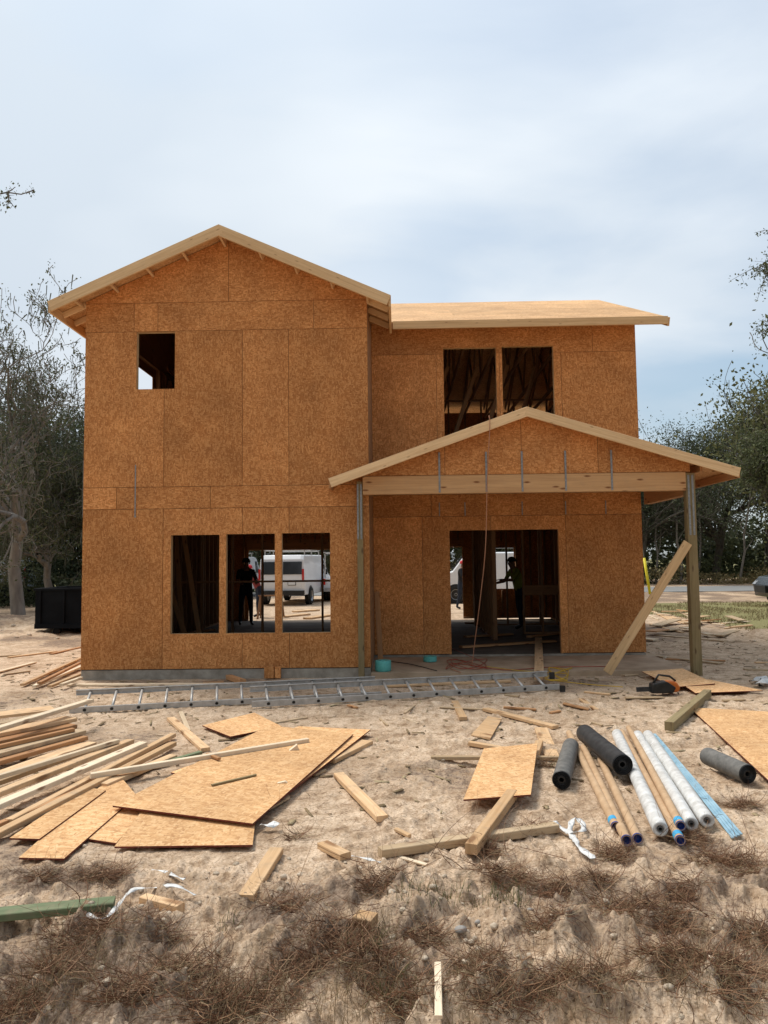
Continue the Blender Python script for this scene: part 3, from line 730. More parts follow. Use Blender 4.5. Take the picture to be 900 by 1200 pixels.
# trusses over the wing
for k in range(16):
    x_ = XL+.15+k*.61; mb = MB(); zb = 5.80; mm_ = .089
    if x_ > XR-.05: break
    y0 = YW+.02 if x_ > XM else 15.2
    mb.beam((x_, y0, zb+.045), (x_, YB-.02, zb+.045), .038, mm_)
    mb.beam((x_, y0, zwing(y0)-.075), (x_, YR-.02, zwing(YR)-.075), .038, mm_)
    mb.beam((x_, YB-.02, zwing(YB)-.075), (x_, YR+.02, zwing(YR)-.075), .038, mm_)
    pts = [(y0+.3, 0), (15.6, 1), (16.4, 0), (YR, 1), (18., 0), (18.9, 1), (20.6, 0)] if y0 < 15 else [(16.4, 0), (YR, 1), (18., 0), (18.9, 1), (20.6, 0)]
    for (a, ta), (b_, tb) in zip(pts[:-1], pts[1:]):
        za = zwing(a)-.12 if ta else zb+.09; zb_ = zwing(b_)-.12 if tb else zb+.09
        mb.beam((x_, a, za), (x_, b_, zb_), .036, .089)
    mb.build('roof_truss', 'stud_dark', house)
# leaning braces upstairs, seen through the wing windows
for k in range(7):
    x0 = .1+k*.62; one('wall_brace', 'stud_dark', (x0, 14.3+.25*(k % 3), 2.95), (x0+1.0, 15.2+.2*(k % 2), 5.8), .038, .089)
# metal hold-down straps
mb = MB()
mb.box((-4.112, YM-.006, 2.50), (-4.094, YM-.002, 3.32)); mb.beam((-4.1, YM-.006, 2.49), (-4.1, YM-.012, 2.52), .03, .004); mb.box((XL-.004, YM-.004, 2.5), (XL-.0, YM+.03, 3.4))
mb.build('metal_strap', 'galv', house)
# ---- porch frame
PL, PA, PR = (-1.026, 3.012), (1.98, 4.06), (5.141, 3.085)
def zp(x): return PA[1]+(PL[1]-PA[1])*(PA[0]-x)/(PA[0]-PL[0]) if x < PA[0] else PA[1]+(PR[1]-PA[1])*(x-PA[0])/(PR[0]-PA[0])
porch_f = 11.1
rake('porch_rake', (PL[0], porch_f-.02, PL[1]), (PA[0], porch_f-.02, PA[1]), .142, .038)
rake('porch_rake', (PA[0]+.001, porch_f-.021, PA[1]), (PR[0], porch_f-.021, PR[1]), .142, .038)
def pdeck(x0, x1, y0, y1): return deckpoly([(x0, y0, zp(x0)-.004), (x1, y0, zp(x1)-.004), (x1, y1, zp(x1)-.004), (x0, y1, zp(x0)-.004)], 'porch_deck')
pdeck(PL[0]+.002, XM+.004, porch_f, YM-.004); pdeck(XM+.006, PA[0], porch_f, YW-.003); pdeck(PA[0]+.001, PR[0]-.002, porch_f, YW-.003)
rake('porch_fascia', (PR[0]-.02, porch_f+.001, PR[1]-.024), (PR[0]-.02, YW-.003, PR[1]-.024), .12, .036, 'pine_red', normal=(1, 0, 0))
rake('porch_fascia', (PL[0]+.02, porch_f+.001, PL[1]-.024), (PL[0]+.02, YM-.003, PL[1]-.024), .12, .036, 'pine_red', normal=(1, 0, 0))
mb = MB(); mb.box((-.52, 11.33, 2.785), (4.42, 11.47, 3.065)); mb.build('porch_beam', 'pine_beam', house)
# infill above the beam
hpp = [((PL[1]-PA[1])/(PA[0]-PL[0]), 1, zp(0)-.03), ((PA[1]-PR[1])/(PR[0]-PA[0]), 1, PA[1]+PA[0]*(PA[1]-PR[1])/(PR[0]-PA[0])-.03)]
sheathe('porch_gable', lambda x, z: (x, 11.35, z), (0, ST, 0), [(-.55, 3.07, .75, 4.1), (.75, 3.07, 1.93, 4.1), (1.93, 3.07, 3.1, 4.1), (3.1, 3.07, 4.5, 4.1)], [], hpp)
for k in range(9):
    x_ = -.2+k*.61
    for ya, yb in ((11.38, YW-.01),): one('porch_rafter', 'pine_red', (x_, ya, zp(x_)-.09), (x_, yb, zp(x_)-.09), .038, .12)
for k in range(8):
    x_ = -.75+k*.8
    one('lookout', 'pine_red', (x_, porch_f, zp(x_)-.07), (x_, 11.34 if x_ > XM else 11.49, zp(x_)-.07), .038, .085)
# posts
mb = MB(); mb.box((4.425, 11.335, -.1), (4.562, 11.465, 3.05)); mb.build('porch_post', 'treated', house)
mb = MB(); mb.box((-.615, 11.36, -.05), (-.525, 11.45, 2.99)); mb.build('porch_post', 'treated', house)
mb = MB(); mb.box((4.43, 11.48, 2.72), (4.55, YW-.003, 2.95)); mb.build('side_header', 'pine_red', house)
def strap(x, z0, z1, yy, wd=.028):
    mb = MB(); mb.box((x-wd/2, yy-.004, z0), (x+wd/2, yy, z1), ch=.0005)
    for k in range(int((z1-z0)/.05)): mb.lathe([(.005, 0), (.004, .003), (.0005, .004)], (x, yy-.004, z0+.03+k*.05), (0, -1, 0), 6)
    return mb.build('metal_strap', 'galv', house)
for px in (515, 570, 612, 663, 717):
    x_ = Wp(px, 560, 11.33).x; strap(x_, 2.80, min(zp(x_)-.16, 3.42), 11.328)
strap(4.46, 2.1, 3.02, 11.332, .03); strap(4.52, 2.1, 3.02, 11.332, .03); strap(-.60, 2.1, 2.95, 11.357, .028); strap(-.55, 2.1, 2.95, 11.357, .028)
for k, px in enumerate((515, 545, 612, 663, 710)):
    x_ = Wp(px, 600, YW).x; strap(x_, 2.56, 2.80, YW-.003, .018)
mb = MB(); b0, b1 = Wp(711, 801, 11.2), Wp(806, 636, 11.30); b0 = Vector((b0.x, 11.15, .07)); mb.beam(b0, b1, .038, .135, (b1-b0).cross(Vector((0, 1, 0)))); mb.build('post_brace', 'pine_frame', house)

# ------------------------------------------------------------------ loose things on the ground
def board(name, a, b_, wd, th, label, matn='pine', z=None, group=None, cat=None, edge=False, twist=0, parts=None):
    """a, b_: pixel ends of the board's middle; z: heights of its underside at a and b_ (None: on the ground)"""
    def pt(p, zz):
        if zz is None:
            g = G(*p, .03)
            for _ in range(2): g = G(*p, H(g.x, g.y)+th)
            return Vector((g.x, g.y, H(g.x, g.y)+.006))
        return G(p[0], p[1], zz+th) - Vector((0, 0, th))
    za, zb_ = (None, None) if z is None else (z if hasattr(z, '__len__') else (z, z))
    p0, p1 = pt(a, za), pt(b_, zb_)
    mid_ = (p0+p1)/2; ax = p1-p0; L = ax.length
    mb = MB(); mb.beam((-L/2, 0, th/2), (L/2, 0, th/2), wd, th, (0, 0, 1), ch=.0035)
    if L > .3:      # a slight bow
        for i, v in enumerate(mb.v): pass
    o = mb.build(name, matn)
    ax.normalize(); sd_ = Vector((0, 0, 1)).cross(ax).normalized(); uz = ax.cross(sd_)
    o.matrix_world = Matrix.Translation(mid_) @ Matrix((ax, sd_, uz)).transposed().to_4x4() @ Matrix.Rotation(twist, 4, 'X')
    return tag(o, label, cat or 'board', group)
def sheet(name, pts, z, label, th=.011, group=None, cat='board', mats=('osb_sheet', 'osb_edge'), quad=True):
    """corner pixels of the upper face; z: height(s) of the upper face"""
    zs = z if hasattr(z, '__len__') else [z]*len(pts)
    P = [G(p[0], p[1], zz) for p, zz in zip(pts, zs)]
    # flatten to the best plane through first three of four corners
    if len(P) == 4:
        n = (P[2]-P[0]).cross(P[3]-P[1]).normalized()
        c = sum(P, Vector())/4; P = [p-Vector((0, 0, 1))*((p-c).dot(n)/n.z) for p in P]
    else: n = Vector((0, 0, 1))
    if n.z < 0: n = -n
    c = sum(P, Vector())/len(P)
    mb = MB(); a = (P[1]-P[0]).normalized(); mb.prism(P, -n*th, (a, n.cross(a)), sidemi=1)
    return tag(mb.build(name, list(mats), origin=c), label, cat, group)

# lumber stack at left
GL = 'framing boards stacked at the left edge'
LS = [  # a, b, width, thick, z, label, material
 ((-60, 869), (106, 819), .089, .038, .26, 'thin long board lying over the left end of the ladder', 'pine_pale'),
 ((-60, 843), (62, 829), .28, .03, .13, 'wide yellowish plank under the thin board left of the ladder', 'pine'),
 ((-90, 874), (84, 840), .19, .038, .155, 'topmost wide board of the left stack, its square end nearest the ladder', 'pine'),
 ((-90, 884), (84, 848), .19, .038, .115, 'second board down in the left stack, under the topmost one', 'pine_red'),
 ((-90, 904), (95, 855), .14, .038, .10, 'greyish board with straight cut end in the middle of the left stack', 'pine_worn'),
 ((-90, 914), (97, 862), .14, .038, .06, 'reddish board beneath the greyish one in the left stack', 'pine_red'),
 ((-90, 938), (105, 869), .16, .038, .02, 'wide board with ragged broken end at the foot of the left stack', 'pine'),
 ((-80, 942), (129, 868), .05, .038, .03, 'narrow grey board running beside the foot of the left stack', 'pine_worn'),
 ((-80, 957), (153, 866), .08, .04, .055, 'knotty board just right of the narrow grey one', 'pine'),
 ((-80, 973), (168, 869), .089, .04, .055, 'long pale board lying over others with its far end at mid stack', 'pine_pale'),
 ((10, 960), (203, 859), .06, .038, .02, 'narrow board with its near cut end showing left of the strand board strips', 'pine'),
 ((-60, 1003), (203, 869), .07, .04, .035, 'longest outer board of the left pile, reaching off the frame edge', 'pine'),
 ((120, 918), (203, 884), .085, .038, .02, 'short board end poking out beneath the white stud', 'pine'),
]
for a, b_, wd, th, z, lab, mm_ in LS: board('lumber_board', a, b_, wd, th, lab, mm_, z, GL)
board('stud', (106, 906), (361, 865), .05, .042, 'long whitish stud lying across the big strand board sheet', 'pine_pale', (.07, .075))
board('green_board', (150, 905), (235, 880), .05, .03, 'small green tinted board under the white stud', 'treated_green', .015)
# strand board sheets left
sheet('strand_board', [(132, 944), (296, 965), (414, 860), (315, 850)], (.075, .075, .085, .085), 'largest strand board sheet, lying on top with a dark red front edge')
sheet('strand_board', [(200, 905), (330, 935), (434, 855), (350, 851)], (.055, .055, .065, .065), 'strand board sheet mostly hidden below the largest one, one corner poking out at right')
sheet('strand_board', [(134, 992), (296, 990), (300, 955), (168, 948)], .045, 'wide strand board offcut in front of and under the largest sheet')
sheet('strand_board', [(11, 982), (46, 983), (124, 926), (100, 922)], .05, 'narrow strand board strip at the far left of the sheets')
sheet('strand_board', [(22, 1005), (75, 1006), (160, 932), (143, 912), (128, 912)], .04, 'long strand board strip nearest the camera beside the narrow strip')
sheet('strand_board', [(104, 983), (136, 988), (172, 947), (140, 947)], .03, 'small strand board piece peeping out between the strip and the wide offcut')
sheet('strand_board', [(298, 958), (340, 934), (336, 926), (296, 950)], .035, 'grey worn plank corner sticking out right of the largest sheet', mats=('pine_worn', 'pine_worn'))
sheet('strand_board', [(237, 850), (270, 863), (330, 851), (298, 835)], .045, 'strand board offcut behind the largest sheet near the ladder')
board('batten', (296, 851), (360, 840), .04, .02, 'thin batten beside the strand board offcut near the ladder', 'pine_worn')
board('batten', (248, 919), (300, 907), .02, .012, 'thin dark sliver of wood lying on the largest sheet', 'treated', .082)
# wedge and chips on the sheet
def wedge(px, py, z, s, label, rz=0):
    c = G(px, py, z); mb = MB(); mb.prism([(0, 0, 0), (s, 0, 0), (s*.8, 0, s*(.55 if s > .08 else .16))], (0, s*.45, 0)); o = mb.build('wood_wedge', 'pine_pale'); o.location = c; o.rotation_euler = (0, 0, rz)
    return tag(o, label, 'offcut')
wedge(339, 880, .08, .09, 'pale triangular wood wedge standing on the largest sheet beside the white stud', .3)
wedge(325, 918, .08, .075, 'small flat brown chip on the largest sheet near its right edge', .1)
# scattered offcuts
GO = 'lumber offcuts scattered on the sand'
def off(a, b_, wd, th, lab, mm_='pine', z=None): return board('wood_offcut', a, b_, wd, th, lab, mm_, z, GO, 'offcut')
off((385, 890), (430, 868), .13, .038, 'thick pale block just right of the largest sheet corner')
off((397, 906), (448, 957), .085, .038, 'half grey half yellow board pointing away right of the sheets')
off((288, 1050), (324, 994), .085, .038, 'stout block standing out alone below the wide strand board offcut')
off((378, 987), (405, 1001), .075, .038, 'short square cut block below the half grey board')
off((168, 1049), (212, 1062), .055, .045, 'small block beside the white strap near the green board')
off((417, 1070), (439, 1074), .085, .045, 'tiny block alone amid brown roots in the middle foreground', 'pine', (.07, .07))
off((513, 1127), (514, 1190), .028, .012, z=(.10, .12), lab='narrow upright lying slat at the bottom of the frame', mm_='pine_pale')
off((200, 841), (241, 877), .085, .036, 'wider board of the crossed pair behind the white stud')
off((212, 834), (221, 856), .05, .02, 'thinner board of the crossed pair behind the white stud', 'pine_pale')
off((533, 820), (543, 841), .085, .038, 'short block just below the right ladder section')
off((569, 830), (651, 851), .085, .034, 'long diagonal board between the ladder and the tilted strand board square')
off((634, 853), (647, 881), .13, .034, 'broad block at the lower end of the long diagonal board')
off((550, 870), (592, 876), .06, .036, 'board end poking out left above the strand board square')
off((505, 887), (660, 887), .05, .03, 'long narrow batten passing behind the strand board square', 'pine_worn')
off((632, 868), (620, 900), .07, .045, 'short board along the right side of the strand board square')
off((552, 989), (600, 925), .075, .06, 'thick stud with near cut end sticking out under the strand board square', 'pine', (.04, .04))
off((445, 995), (652, 967), .07, .05, 'long bowed stud crossing under the thick one', 'pine_worn')
off((515, 829), (572, 829), .05, .015, 'thin weathered slat behind the short block by the ladder', 'pine_worn')
off((590, 828), (628, 828), .05, .02, 'flat sliver right of the short block by the ladder', 'pine_red')
off((660, 824), (690, 827), .09, .015, 'flat scrap lying below the right end of the ladder', 'pine_red')
off((681, 822), (699, 826), .06, .02, 'small scrap touching the flat one below the right ladder end')
off((645, 835), (656, 833), .05, .02, 'tiny scrap near the broad block', 'pine_red')
off((733, 817), (777, 817), .09, .012, 'thin pale slat in front of the saw', 'pine_worn')
off((408, 826), (418, 831), .04, .02, 'tiny dark chip below the middle of the ladder', 'pine_red')
off((470, 1005), (500, 1012), .03, .01, 'small pale splinter left of the brown root clump', 'pine_pale')
off((472, 840), (490, 848), .02, .008, 'thin pale splinter on bare sand above the batten', 'pine_pale')
sheet('strand_board_square', [(567, 877), (630, 871), (622, 931), (543, 937)], (.12, .12, .095, .095), 'tilted square of strand board resting on studs left of the black rolls')
sheet('strand_board', [(552, 861), (574, 866), (588, 842), (572, 839)], .03, 'little strand board scrap above the tilted square', mats=('pine', 'pine'))
# foundation boards and offcuts
off((80, 802), (270, 801), .10, .03, 'long board lying along the foot of the foundation', 'pine_pale')
off((238, 800), (262, 799), .10, .03, 'reddish board end touching the long foundation board', 'pine_red')
off((268, 791), (285, 797), .09, .07, 'brown brick sized offcut against the foundation', 'pine_red')
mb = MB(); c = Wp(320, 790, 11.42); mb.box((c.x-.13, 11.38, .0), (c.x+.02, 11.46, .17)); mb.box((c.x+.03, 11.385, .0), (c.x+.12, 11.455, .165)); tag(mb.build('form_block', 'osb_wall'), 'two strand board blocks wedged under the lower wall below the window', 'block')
# far left boards
GF = 'boards strewn on the sand left of the house'
for a, b_, wd, mm_, lab in (((-30, 794), (40, 776), .10, 'pine_pale', 'pale board at the left frame edge before the black dumpster'),
        ((10, 770), (66, 763), .10, 'pine', 'flat board nearest the black dumpster'),
        ((60, 766), (95, 758), .09, 'pine_red', 'thin reddish board between dumpster and house corner'),
        ((-20, 770), (25, 767), .06, 'pine_worn', 'weathered slat left of the board nearest the dumpster'),
        ((5, 790), (35, 786), .05, 'pine_worn', 'grey sliver on the sand left of the bundle')):
    board('loose_board', a, b_, wd, .02, lab, mm_, None, GF)
for k, (a, b_, mm_, z, lab) in enumerate((((26, 801), (100, 768), 'pine', .02, 'longest batten of the bundle at the house corner'), ((40, 803), (98, 779), 'pine_pale', .02, 'second batten of the bundle at the house corner, in front of the longest'),
        ((46, 799), (99, 773), 'pine_red', .05, 'reddish batten on top of the bundle at the house corner'), ((58, 803), (94, 789), 'pine', .02, 'short front batten of the bundle at the house corner'),
        ((72, 801), (95, 793), 'pine_pale', .06, 'shortest pale block on the bundle at the house corner'))):
    board('batten', a, b_, .06, .035, lab, mm_, z, 'battens bundled at the house corner')
# right hand side
board('timber_post', (784, 846), (829, 808), .09, .09, 'squared treated timber lying in front of the porch post', 'treated', .02)
sheet('strand_board', [(808, 828), (960, 838), (1040, 955), (900, 915)], (.04, .06, .1, .06), 'big strand board sheet running off the right frame edge')
sheet('strand_board', [(752, 786), (800, 784), (838, 800), (790, 806)], (.07, .07, .09, .05), 'worn strand board piece behind the saw at the foot of the porch post', mats=('osb_sheet', 'osb_edge'))
sheet('strand_board', [(800, 802), (830, 796), (894, 809), (815, 812)], .06, 'strand board piece with red edge right of the porch post foot')
GR = 'scrap boards strewn right of the porch'
for a, b_, wd, mm_, lab in (((757, 767), (845, 777), .14, 'pine_worn', 'dusty long plank beside the wing wall corner'), ((780, 772), (850, 774), .06, 'pine_red', 'thin dark slat above the dusty long plank'),
        ((770, 744), (850, 751), .12, 'pine_worn', 'grey board in the middle right behind the post'), ((762, 731), (800, 741), .08, 'pine', 'short board just beyond the wing corner'),
        ((800, 738), (848, 746), .05, 'pine_pale', 'long slat pointing right behind the porch post'), ((765, 716), (785, 726), .12, 'pine', 'leaning scrap nearest the yellow guy sleeve'),
        ((784, 722), (806, 731), .25, 'pine', 'broad scrap in the heap beside the turf'), ((797, 717), (822, 731), .06, 'pine_pale', 'pale stick across the heap beside the turf'),
        ((790, 727), (815, 727), .12, 'pine_red', 'reddish scrap at the front of the heap beside the turf'), ((820, 727), (850, 731), .18, 'pine', 'scrap right of the heap on the turf edge'),
        ((846, 730), (878, 728), .10, 'pine_pale', 'bright flat board on the turf edge'), ((850, 736), (880, 733), .08, 'pine', 'flat board before the bright one on the turf edge'),
        ((872, 784), (915, 785), .09, 'pine_worn', 'board at the right frame edge beyond the strand board'), ((885, 776), (915, 776), .07, 'pine', 'thin board above it at the right frame edge'),
        ((758, 720), (772, 726), .05, 'pine_pale', 'short slat touching the wing wall corner in the distance')):
    board('scrap_board', a, b_, wd, .02, lab, mm_, None, GR)
rs = random.Random(12)
HEAP = [(776, 719), (788, 716), (800, 715), (811, 719), (822, 722), (795, 724), (780, 729), (808, 735), (834, 726), (842, 731), (862, 724), (868, 733), (785, 737), (770, 738), (828, 742), (760, 748), (815, 729), (852, 741)]
tone = ['bright', 'brown', 'pale', 'dull', 'weathered', 'yellowish']
for k, (a, b_) in enumerate(sorted(HEAP)):
    l_ = rs.uniform(9, 26); sl = rs.uniform(-.35, .35); o = board('scrap_board', (a-l_/2, b_-sl*l_/2), (a+l_/2, b_+sl*l_/2), rs.uniform(.08, .35), .025, '%s scrap, %s from the left in the low heap beside the turf' % (tone[k % 6], ['first', 'second', 'third', 'fourth', 'fifth', 'sixth', 'seventh', 'eighth', 'ninth', 'tenth', 'eleventh', 'twelfth', 'thirteenth', 'fourteenth', 'fifteenth', 'sixteenth', 'seventeenth', 'eighteenth'][k]), ('pine_pale', 'pine_red', 'pine_pale', 'pine_worn', 'pine_worn', 'pine')[k % 6], (rs.uniform(.03, .12), rs.uniform(.03, .14)), GR)
# a few more boards in the left pile
for a, b_, wd, z, lab, mm_ in (((-60, 988), (140, 905), .05, .02, 'thin board squeezed between the two outermost long boards at left', 'pine_red'), ((-80, 931), (138, 866), .05, .10, 'pale narrow board on top between the knotty one and the grey one', 'pine_pale'),
        ((-90, 893), (86, 853), .05, .14, 'thin reddish edge showing between upper boards of the left stack', 'pine_red'), ((-60, 860), (48, 836), .09, .2, 'short board lying on the topmost wide board', 'pine_worn')):
    board('lumber_board', a, b_, wd, .035, lab, mm_, z, GL)
# bits near the porch and across the middle
for k, (a, b_, l_, sl, wd, mm_, lab) in enumerate(((700, 812, 30, .1, .05, 'pine', 'short batten between the ladder end and the post brace'), (742, 790, 24, -.1, .10, 'pine_worn', 'thin panel piece on the slab edge by the post brace'),
        (770, 778, 34, .05, .12, 'pine_red', 'flat dark board before the wing corner'), (450, 846, 10, .8, .02, 'pine_worn', 'little stick on bare sand left of the small strand board scrap'),
        (480, 832, 12, -.6, .03, 'pine_worn', 'small splinter below the middle of the right ladder section'), (700, 848, 12, .3, .03, 'pine_worn', 'small splinter above the far end of the black roll'),
        (375, 905, 12, -.5, .025, 'pine_worn', 'small dark stick beside the half grey board'), (600, 815, 16, .1, .06, 'pine_worn', 'flat chip just in front of the right ladder section'),
        (860, 818, 26, .1, .08, 'pine_worn', 'dusty slat lying above the big right sheet'), (472, 975, 16, .5, .03, 'pine', 'splinter above the long bowed stud'), (250, 885, 14, .4, .03, 'pine_red', 'dark sliver beside the white stud'))):
    board('wood_offcut', (a-l_/2, b_-sl*l_/2), (a+l_/2, b_+sl*l_/2), wd, .02, lab, mm_, (.09, .09) if k == 10 else None, GO, 'offcut')
# upright board and threshold plank
mb = MB(); p = Wp(446, 775, 12.9); mb.beam((p.x, 12.9, .06), (p.x-.06, 13.22, 1.22), .09, .038, (0, 1, 0)); tag(mb.build('leaning_board', 'pine_red', origin=(p.x, 12.9, .06)), 'upright board leaning on the wall behind the teal roll', 'board')
mb = MB(); g0, g1 = G(632, 795, .1), G(631, 748, .14); mb.beam(g0, g1, .14, .038); tag(mb.build('plank', 'pine', origin=g0), 'plank laid from the porch slab into the doorway', 'board')

# ------------------------------------------------------------------ ladder
def make_ladder():
    root = empty('extension_ladder', G(300, 815), 'long aluminium extension ladder lying flat in front of the house', 'ladder')
    def section(name, a, b_, wdt, zb, rh, n0):
        p0, p1 = G(*a, zb), G(*b_, zb); ax = (p1-p0); L = ax.length; ax.normalize(); sd_ = Vector((0, 0, 1)).cross(ax).normalized(); sd_ = (sd_+Vector((0, 0, .34))).normalized()
        sec = MB()
        sec.beam(p0+Vector((0, 0, rh/2)), p1+Vector((0, 0, rh/2)), .008, rh, ch=.001)
        for e in (0, 1):
            for zz in (.004, rh-.004): sec.beam(p0+sd_*(wdt*e+(.012 if not e else -.012))+Vector((0, 0, zz)), p1+sd_*(wdt*e+(.012 if not e else -.012))+Vector((0, 0, zz)), .026, .006, ch=.001)
        sec.beam(p0+sd_*wdt+Vector((0, 0, rh/2)), p1+sd_*wdt+Vector((0, 0, rh/2)), .008, rh, ch=.001)
        s_ = sec.build(name, 'alu', root)
        k = n0
        while k < L-.1:
            mb = MB(); q = p0+ax*k+Vector((0, 0, rh*.5)); mb.tube([q-sd_*.006, q+sd_*(wdt+.006)], .017, 10)
            rg = mb.build('rung', 'alu', s_)
            rg.location = (0, 0, 0); rg.parent = s_
            mb = MB(); mb.lathe([(.0, .0), (.020, .0), (.020, .006), (.0, .006)], q-sd_*.004, -sd_, 10); pc = mb.build('rung_cap', 'black_plastic', s_); pc.location = (0, 0, 0)
            k += .305
        return s_
    section('base_section', (81, 836), (447, 817), .44, .015, .065, .17)
    section('fly_section', (295, 829), (656, 808), .39, .02, .07, .2)
    mb = MB(); p = G(656, 808, .05); mb.box((p.x, p.y-.02, .02), (p.x+.07, p.y+.02, .1)); p2 = p+Vector((-.06, .36, .11)); mb.box((p2.x, p2.y-.02, p2.z-.03), (p2.x+.07, p2.y+.02, p2.z+.06)); mb.build('ladder_foot', 'black_plastic', root)
make_ladder()
board('batten', (452, 803), (598, 797), .06, .03, 'orange tinted batten lying under the right ladder section', 'pine', .01)

# ------------------------------------------------------------------ rolls and tubes
def cyl(name, near_, far_, r, label, kind, zc=None, group=None, rf=None):
    zc = zc if zc is not None else r+.015
    zn, zf_ = zc if hasattr(zc, '__len__') else (zc, zc)
    p0, p1 = G(*near_, zn), G(*far_, zf_); ax = (p1-p0).normalized(); L = (p1-p0).length
    p0b = p0
    root_mat = {'card': 'cardboard', 'white': 'white_wrap', 'black': 'black_roll', 'felt': 'felt_grey'}[kind]
    cat = {'card': 'tube', 'white': 'roll', 'black': 'roll', 'felt': 'roll'}[kind]
    root = empty(name, p0, label, cat, group)
    mb = MB(); mb.smooth = False; ri = r*(.86 if kind == 'card' else .36)
    n = 28
    if kind == 'card': prof = [(ri, L), (r, L), (r, 0), (ri, 0), (ri, .25)]
    elif kind == 'white':
        random.seed(int(near_[0]))
        prof = [(ri, L), (r*.9, L), (r, L-.02)]+[(r*(1+.035*(random.random()-.5)), L-.02-(L-.05)*k/24) for k in range(1, 24)]+[(r*.97, .015), (r*.85, 0), (ri*1.3, .005), (ri, .02), (ri, .25)]
    else:
        prof = [(ri, L), (r*.97, L), (r, L-.012)]+[(r*(1+.02*math.sin(k*2.3)), L*(1-k/9)) for k in range(1, 9)]+[(r, .0)]
        ep = [(r*1.002, .0)]
        for k in range(1, 9): ep += [(r-(r-ri)*k/9, -.006 if k % 2 else .002)]
        ep += [(ri, 0), (ri, .12), (.001, .12)]
        me_ = MB(); me_.lathe([(e[0], e[1]-.003) for e in ep][::-1], p0, ax, n); me_.build('roll_end', 'black_plastic', root)
    mb.smooth = kind in ('white',)
    mb.lathe(prof[::-1], p0, ax, n)
    ob = mb.build('wrap' if kind == 'white' else 'tube_wall' if kind == 'card' else 'rolled_felt', root_mat, root)
    if kind != 'white':
        for p in ob.data.polygons: p.use_smooth = True
        ob.data.set_sharp_from_angle(angle=R(40)) if hasattr(ob.data, 'set_sharp_from_angle') else None
    if kind == 'card':
        mb = MB(); mb.lathe([(.001, .035), (ri*.7, .03), (ri-.001, .006), (r+.002, -.002), (r+.002, .012), (r+.0005, .012)], p0, ax, n); mb.build('end_cap', 'blue_cap', root)
        if near_[0] in (722, 798, 797.5):
            mb = MB(); mb.lathe([(r+.0006, .04 if near_[0] != 722 else .07), (r+.002, .041), (r+.002, .1), (r+.0006, .1)] if near_[0] != 722 else [(r+.0006, .07), (r+.002, .071), (r+.002, .13), (r+.0006, .13)], p0, ax, n); mb.build('sticker', 'sky_label', root)
    elif kind != 'card':
        mb = MB(); mb.lathe([(ri*.995, .1), (ri*.995, .0), (ri*.7, .0), (ri*.7, .1)][::-1], p0, ax, 20); mb.build('core', 'black_plastic' if kind != 'white' else 'felt_grey', root)
    return root
GT = 'blue capped cardboard tubes on the sand'
cyl('cardboard_tube', (722, 969), (667, 859), .030, 'leftmost cardboard tube, blue sticker near its blue end', 'card', group=GT)
cyl('cardboard_tube', (734.5, 985), (684, 876), .030, 'second cardboard tube from the left, passing under the black roll', 'card', group=GT)
cyl('cardboard_tube', (747.5, 983), (704, 890), .030, 'third cardboard tube, its blue end touching the second', 'card', group=GT)
cyl('cardboard_tube', (797.5, 985), (729, 858), .028, 'lower cardboard tube of the right pair, between two white rolls', 'card', zc=(.045, .045), group=GT)
cyl('cardboard_tube', (798, 968), (737, 853), .028, 'upper cardboard tube of the right pair, resting against a white roll', 'card', zc=(.085, .06), group=GT)
GWR = 'white plastic wrapped rolls'
cyl('wrapped_roll', (774, 972), (723, 860), .05, 'white wrapped roll between the two sets of cardboard tubes', 'white', group=GWR)
cyl('wrapped_roll', (810.5, 966), (747, 861), .046, 'middle white wrapped roll right of the cardboard tube pair', 'white', group=GWR)
cyl('wrapped_roll', (829, 962), (759, 861), .048, 'rightmost white wrapped roll beside the light blue strips', 'white', group=GWR)
GB = 'black felt rolls'
cyl('felt_roll', (658, 914), (669, 874), .07, 'short grey sided felt roll left of the cardboard tubes', 'felt', group=GB)
cyl('felt_roll', (729.5, 896), (685, 859), .080, 'black felt roll lying on top of the cardboard tubes', 'black', zc=(.15, .13), group=GB)
cyl('felt_roll', (876, 907), (829, 886), .073, 'felt roll at the right before the big strand board sheet', 'felt', group=GB)
rt_ = empty('plastic_strips', G(820, 920), 'bundle of light blue plastic strips right of the white rolls', 'strips')
for k in range(4):
    p0, p1 = G(859+k*3.2, 982-k*1.5, .02+.004*k), G(764+k*1.2, 860, .02+.004*k); mb = MB(); mb.beam(p0, p1, .018, .006, ch=.001); mb.build('strip', 'blue_strip', rt_)
def ring(name, px, py, z, r, h, label, m_='teal'):
    c = G(px, py, z); mb = MB(); mb.smooth = True
    mb.lathe([(r*.3, h*.3), (r*.3, 0), (r*.94, 0), (r, h*.08), (r, h*.92), (r*.94, h), (r*.35, h), (r*.3, h*.96), (r*.3, 0)][:], c, (0, 0, 1), 28)
    o = mb.build(name, m_, origin=c); o.data.set_sharp_from_angle(angle=R(35)); return tag(o, label, 'roll', 'teal foam rolls on the porch slab')
ring('foam_roll', 449, 786, .06, .125, .16, 'taller teal roll beside the left porch post')
ring('foam_roll', 504, 775, .06, .115, .09, 'flatter teal roll at the wall left of the doorway')

